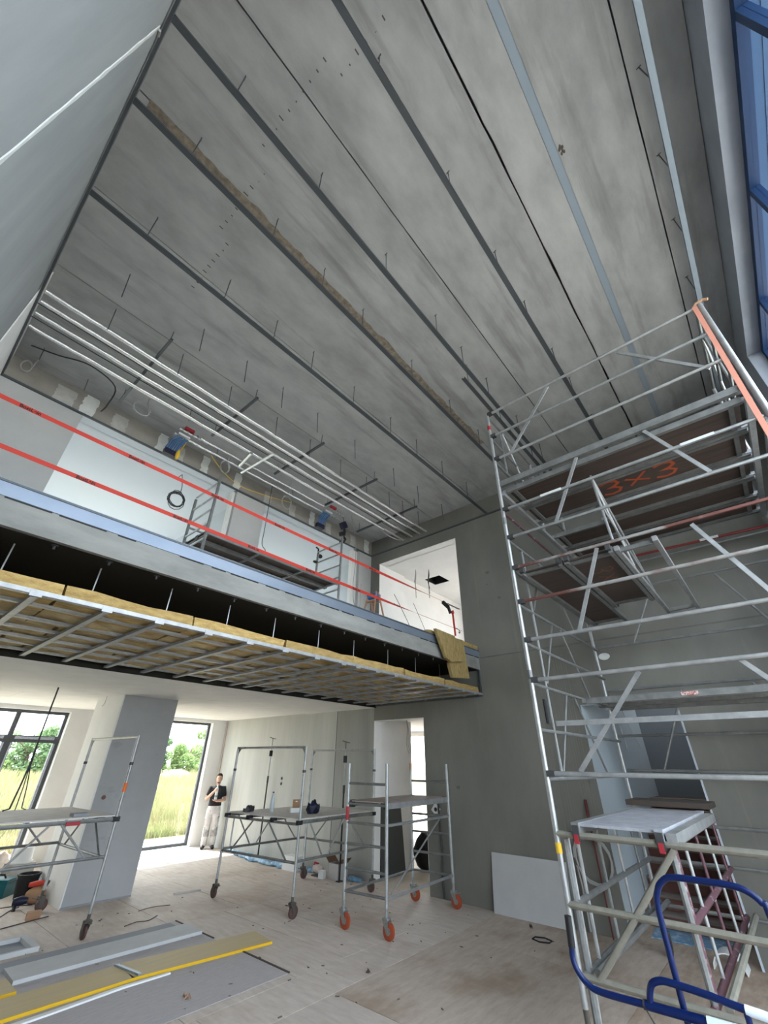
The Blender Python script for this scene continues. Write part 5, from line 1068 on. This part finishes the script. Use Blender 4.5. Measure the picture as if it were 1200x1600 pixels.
# small things on the middle scaffold deck
zd = 1.25 + .0185
t = thing('water_bottle', 'clear plastic water bottle standing on the scaffold deck', 'bottle', (6.05, 8.02, zd)); obj('bottle', MB().lathe((6.05, 8.02, zd), [(.038, 0), (.042, .02), (.042, .10), (.038, .12), (.042, .14), (.042, .20), (.036, .24), (.016, .29), (.015, .31)], 14), 'pet', t, smooth=True); obj('cap', MB().lathe((6.05, 8.02, zd), [(.017, .31), (.017, .33)], 12), 'dark_grey', t); obj('water', MB().lathe((6.05, 8.02, zd), [(.036, .004), (.038, .02), (.038, .10), (.035, .12), (.037, .14)], 12), 'water', t, smooth=True)
t = thing('carton', 'brown card box with cut out handle and blue corner on the scaffold deck', 'box', (6.42, 7.75, zd)); obj('back_card', rot_box(6.45, 7.78, -.5, .07, .01, zd, zd + .20), 'cardboard', t); obj('tray', rot_box(6.38, 7.70, -.5, .10, .05, zd, zd + .07), 'plastic_white', t); obj('blue_corner', rot_box(6.43, 7.64, -.5, .05, .006, zd + .001, zd + .05), 'teal_light', t); obj('handle_hole', rot_box(6.443, 7.766, -.5, .02, .002, zd + .16, zd + .175), 'plastic_white', t)
blob('work_glove', (5.84, 8.46), (.13, .08, .03), 'dark_grey', 'dark crumpled work gloves on the scaffold deck', 'gloves', 15, zd)
blob('cable_bag', (6.47, 7.30), (.14, .11, .09), 'navy', 'dark bundle with cable on the scaffold deck by the post', 'bag', 16, zd)

# ================================================================== upstairs scaffold and step ladder
us = thing('mobile_scaffold', 'grey long deck scaffold standing on the gallery behind the straps', 'scaffold', (4.07, 6.4, ZF))
for x, yn, yf, zn in ((2.58, 6.0, 6.78, 6.36), (5.55, 6.0, 6.78, 6.38)):
    for y in (yn, yf):
        obj('post', T((x, y, ZF + .18), (x, y, zn if y == yn else 6.2), .025, 10), 'alu_dull', us); castor(us, x, y, .06, 'tyre_dark', 'castor_dark', 'y', .02, .07, ZF)
    for k in range(8): obj('rung', T((x, yn, ZF + .3 + k * .27), (x, yf, ZF + .3 + k * .27), .018), 'alu', us)
for y in (6.78,): obj('guard_rail', T((2.58, y, 5.62), (5.55, y, 5.62), .02), 'alu_dull', us)
for y0, y1 in ((6.02, 6.38), (6.40, 6.76)):
    d = obj('deck', B(2.6, 5.53, y0, y1, 5.30, 5.32), 'ply', us); obj('side_beam', B(2.6, 5.53, y0, y0 + .03, 5.25, 5.34), 'alu_dull', d); obj('side_beam', B(2.6, 5.53, y1 - .03, y1, 5.25, 5.34), 'alu_dull', d)
    for x in (2.62, 3.6, 4.6, 5.45): obj('cross_member', B(x, x + .05, y0 + .03, y1 - .03, 5.26, 5.29), 'alu_dull', d)
obj('lower_beam', T((2.58, 6.0, 4.55), (5.55, 6.0, 4.55), .018), 'alu_dull', us)
obj('lamp_bracket', MB().path([(5.56, 6.78, 6.2), (5.55, 6.78, 6.32), (5.48, 6.78, 6.34)], .02, 8), 'black', us); obj('lamp_head', MB().ell((5.62, 6.78, 6.16), .06, .05, .05, 10, 6), 'black', us); obj('lamp_head', MB().ell((5.5, 6.78, 5.98), .07, .05, .03, 10, 6), 'dark_grey', us)
sl_ = thing('step_ladder', 'small wooden step ladder with blue tray on the gallery floor', 'step ladder', (7.1, 6.4, ZF))
for s_ in (0, 1):
    obj('stile', MB().tube((6.68 + .02 * s_, 6.65 - .5 * s_, ZF + .01), (7.02, 6.52 - .24 * s_, ZF + 1.55), .022, n=6), 'wood', sl_); obj('stile', MB().tube((7.50, 6.65 - .5 * s_, ZF + .01), (7.10, 6.52 - .24 * s_, ZF + 1.55), .022, n=6), 'wood', sl_)
for k in range(5):
    f = (k + .6) / 5.4; x = 6.68 + .34 * f; obj('tread', MB().obox((x, 6.40, ZF + 1.55 * f), (.04, 0, 0), (0, .23 - .11 * f, 0), (0, 0, .012)), 'wood', sl_)
    x2 = 7.5 - .40 * f
    if k % 2 == 0: obj('rear_rung', T((x2, 6.64 - .12 * f, ZF + 1.55 * f), (x2, 6.16 + .12 * f, ZF + 1.55 * f), .012, 6), 'wood', sl_)
obj('tray', B(6.98, 7.16, 6.26, 6.54, ZF + 1.40, ZF + 1.50), 'blue_cable', sl_)

# ================================================================== the man by the window
mc = Vector((8.05, 13.40, 0)); rt = Vector((.85, -.527, 0)).normalized(); ff = Vector((-.527, -.85, 0)).normalized()
def mp(a, b, z): return mc + rt * a + ff * b + Vector((0, 0, z))
def ringp(c, ra, rb, n=14, tilt=None): return [c + rt * (ra * math.cos(6.283 * i / n)) + ff * (rb * math.sin(6.283 * i / n)) for i in range(n)]
def limb(mb, pts, rad, n=10): return mb.path([Vector(p) for p in pts], .05, n, radii=rad)
def remesh(o, vs, it=6):
    m = o.modifiers.new('voxel', 'REMESH'); m.mode = 'VOXEL'; m.voxel_size = vs; m.use_smooth_shade = True
    s_ = o.modifiers.new('soft', 'SMOOTH'); s_.factor = .5; s_.iterations = it
    return o
bd = MB()
bd.loft([ringp(mp(0, 0, z), a, b) for z, a, b in ((.84, .15, .11), (.95, .165, .115), (1.08, .145, .10), (1.22, .155, .105), (1.34, .175, .11), (1.42, .17, .10), (1.46, .11, .08), (1.49, .06, .06))])
bd.loft([ringp(mp(.005, -.005 + .02 * (z > 1.55), z), a, b) for z, a, b in ((1.44, .055, .055), (1.50, .052, .054), (1.55, .05, .06), (1.56, .058, .078), (1.60, .068, .092), (1.65, .075, .098), (1.70, .077, .10), (1.74, .068, .088), (1.77, .045, .06), (1.782, .015, .02))])
bd.ell(mp(.005, .112, 1.635), .013, .02, .022, 8, 6); bd.ell(mp(-.075, .01, 1.64), .012, .02, .032, 8, 6); bd.ell(mp(.085, .01, 1.64), .012, .02, .032, 8, 6); bd.ell(mp(.005, .085, 1.575), .03, .02, .018, 8, 6)
for s_ in (-1, 1):
    limb(bd, [mp(s_ * .085, 0, .90), mp(s_ * .095, .005, .70), mp(s_ * .10, .015, .50), mp(s_ * .105, .0, .30), mp(s_ * .11, -.01, .08)], [.095, .085, .06, .055, .04])
    limb(bd, [mp(s_ * .11, -.03, .05), mp(s_ * .13, .06, .045), mp(s_ * .145, .15, .03)], [.04, .042, .03])
# his right arm (towards the window) raised to the bottle, left arm under it
sh, el, ha = mp(-.185, 0, 1.41), mp(-.26, .06, 1.15), mp(-.055, .22, 1.37)
limb(bd, [mp(-.12, 0, 1.40), sh, sh.lerp(el, .5), el, el.lerp(ha, .4), ha], [.06, .06, .048, .043, .040, .028])
sh2, el2, ha2 = mp(.185, 0, 1.41), mp(.25, .03, 1.12), mp(.02, .22, 1.12)
limb(bd, [mp(.12, 0, 1.40), sh2, sh2.lerp(el2, .5), el2, el2.lerp(ha2, .4), ha2], [.06, .06, .048, .043, .040, .028])
bx_, by_ = -.005, .255     # bottle axis
hb = mp(-.045, .235, 1.385); limb(bd, [ha, hb, hb + rt * .0 + Vector((0, 0, .03))], [.028, .032, .026])
for k in range(4):
    z = 1.355 + k * .022; L_ = [.9, 1, .95, .8][k]
    limb(bd, [mp(-.055, .235, z), mp(-.052, .28, z), mp(-.015, .305 * 1.0, z + .002), mp(.02 * L_, .298, z + .004)], [.0095, .009, .0085, .007], 8)
limb(bd, [mp(-.05, .225, 1.42), mp(-.03, .212, 1.44), mp(.01, .208, 1.445)], [.012, .010, .008], 8)
hb2 = mp(-.01, .24, 1.128); bd.ell(hb2, .048, .045, .018, 10, 6)
for k in range(4): limb(bd, [mp(-.03, .215 + k * .02, 1.130), mp(-.065, .218 + k * .021, 1.138), mp(-.085 + .01 * abs(k - 1), .22 + k * .022, 1.155)], [.0095, .009, .007], 8)
limb(bd, [mp(.01, .275, 1.13), mp(-.005, .30, 1.145), mp(-.02, .308, 1.165)], [.011, .010, .008], 8)
man = obj('person', bd, 'skin'); remesh(man, .0075, 3); tag(man, 'man in black t-shirt and white work trousers holding a bottle beside the window', 'person')
ts = MB()
ts.loft([ringp(mp(0, 0, z), a, b) for z, a, b in ((.99, .185, .135), (1.05, .18, .13), (1.14, .172, .125), (1.24, .178, .128), (1.34, .195, .13), (1.42, .185, .118), (1.465, .115, .088), (1.488, .075, .07))])
for a, b, s_ in ((sh, el, -1), (sh2, el2, 1)): limb(ts, [mp(s_ * .10, 0, 1.40), a + Vector((0, 0, .005)), a.lerp(b, .35), a.lerp(b, .68)], [.075, .075, .066, .062])
remesh(obj('t_shirt', ts, 'tshirt', man), .010, 4)
tr = MB(); tr.loft([ringp(mp(0, 0, z), a, b) for z, a, b in ((.80, .175, .125), (.88, .18, .13), (.95, .175, .125), (1.01, .168, .12))])
for s_ in (-1, 1): limb(tr, [mp(s_ * .085, 0, .92), mp(s_ * .10, .005, .70), mp(s_ * .105, .015, .50), mp(s_ * .112, .0, .30), mp(s_ * .115, -.01, .07)], [.105, .100, .085, .085, .078])
tro = remesh(obj('trousers', tr, 'trousers', man), .012, 4)
for s_ in (-1, 1):
    o = obj('knee_pad', MB().loft([[mp(s_ * .11, .0, z) + rt * (.089 * math.cos(a)) + ff * (.094 * math.sin(a)) for a in [math.pi * (i / 8) for i in range(9)] + [math.pi * (1 - i / 8) * 1.0 for i in range(0)]] for z in (.28, .38, .50)]), 'knee', tro)
    obj('cargo_pocket', MB().obox(mp(s_ * .195, .01, .62), rt * .012, ff * .06, (0, 0, .08)), 'trousers', tro)
    sh_ = MB(); limb(sh_, [mp(s_ * .11, -.06, .045), mp(s_ * .125, .03, .05), mp(s_ * .145, .12, .04), mp(s_ * .15, .17, .035)], [.045, .05, .045, .032])
    for i, v in enumerate(sh_.v): sh_.v[i] = (v[0], v[1], max(v[2], .002))
    obj('shoe', sh_, 'black', man, smooth=True)
hr = MB(); hr.loft([ringp(mp(.005, c_, z), a, b) for z, c_, a, b in ((1.64, -.03, .079, .078), (1.68, -.018, .083, .092), (1.72, .0, .082, .103), (1.755, .01, .072, .096), (1.785, .012, .05, .07), (1.797, .012, .018, .025))]); remesh(obj('hair', hr, 'hair', man), .008, 3)
for s_ in (-1, 1): obj('eye', MB().ell(mp(.005 + s_ * .03, .1, 1.662), .011, .006, .006, 8, 5), 'hair', man)
obj('beard', MB().ell(mp(.005, .07, 1.562), .045, .032, .022, 10, 6), 'hair', man)
bo = thing('water_bottle', 'clear plastic water bottle held by the man at his chest', 'bottle', mp(bx_, by_, 1.15))
c_ = mp(bx_, by_, 1.15); obj('bottle', MB().lathe(c_, [(.036, 0), (.040, .02), (.040, .12), (.036, .14), (.040, .16), (.040, .23), (.034, .27), (.016, .32), (.015, .335)], 14), 'pet', bo, smooth=True); obj('cap', MB().lathe(c_, [(.017, .335), (.017, .355)], 12), 'plastic_white', bo); obj('label_sleeve', MB().lathe(c_, [(.0408, .06), (.0408, .11)], 14), 'gyps_dark', bo)
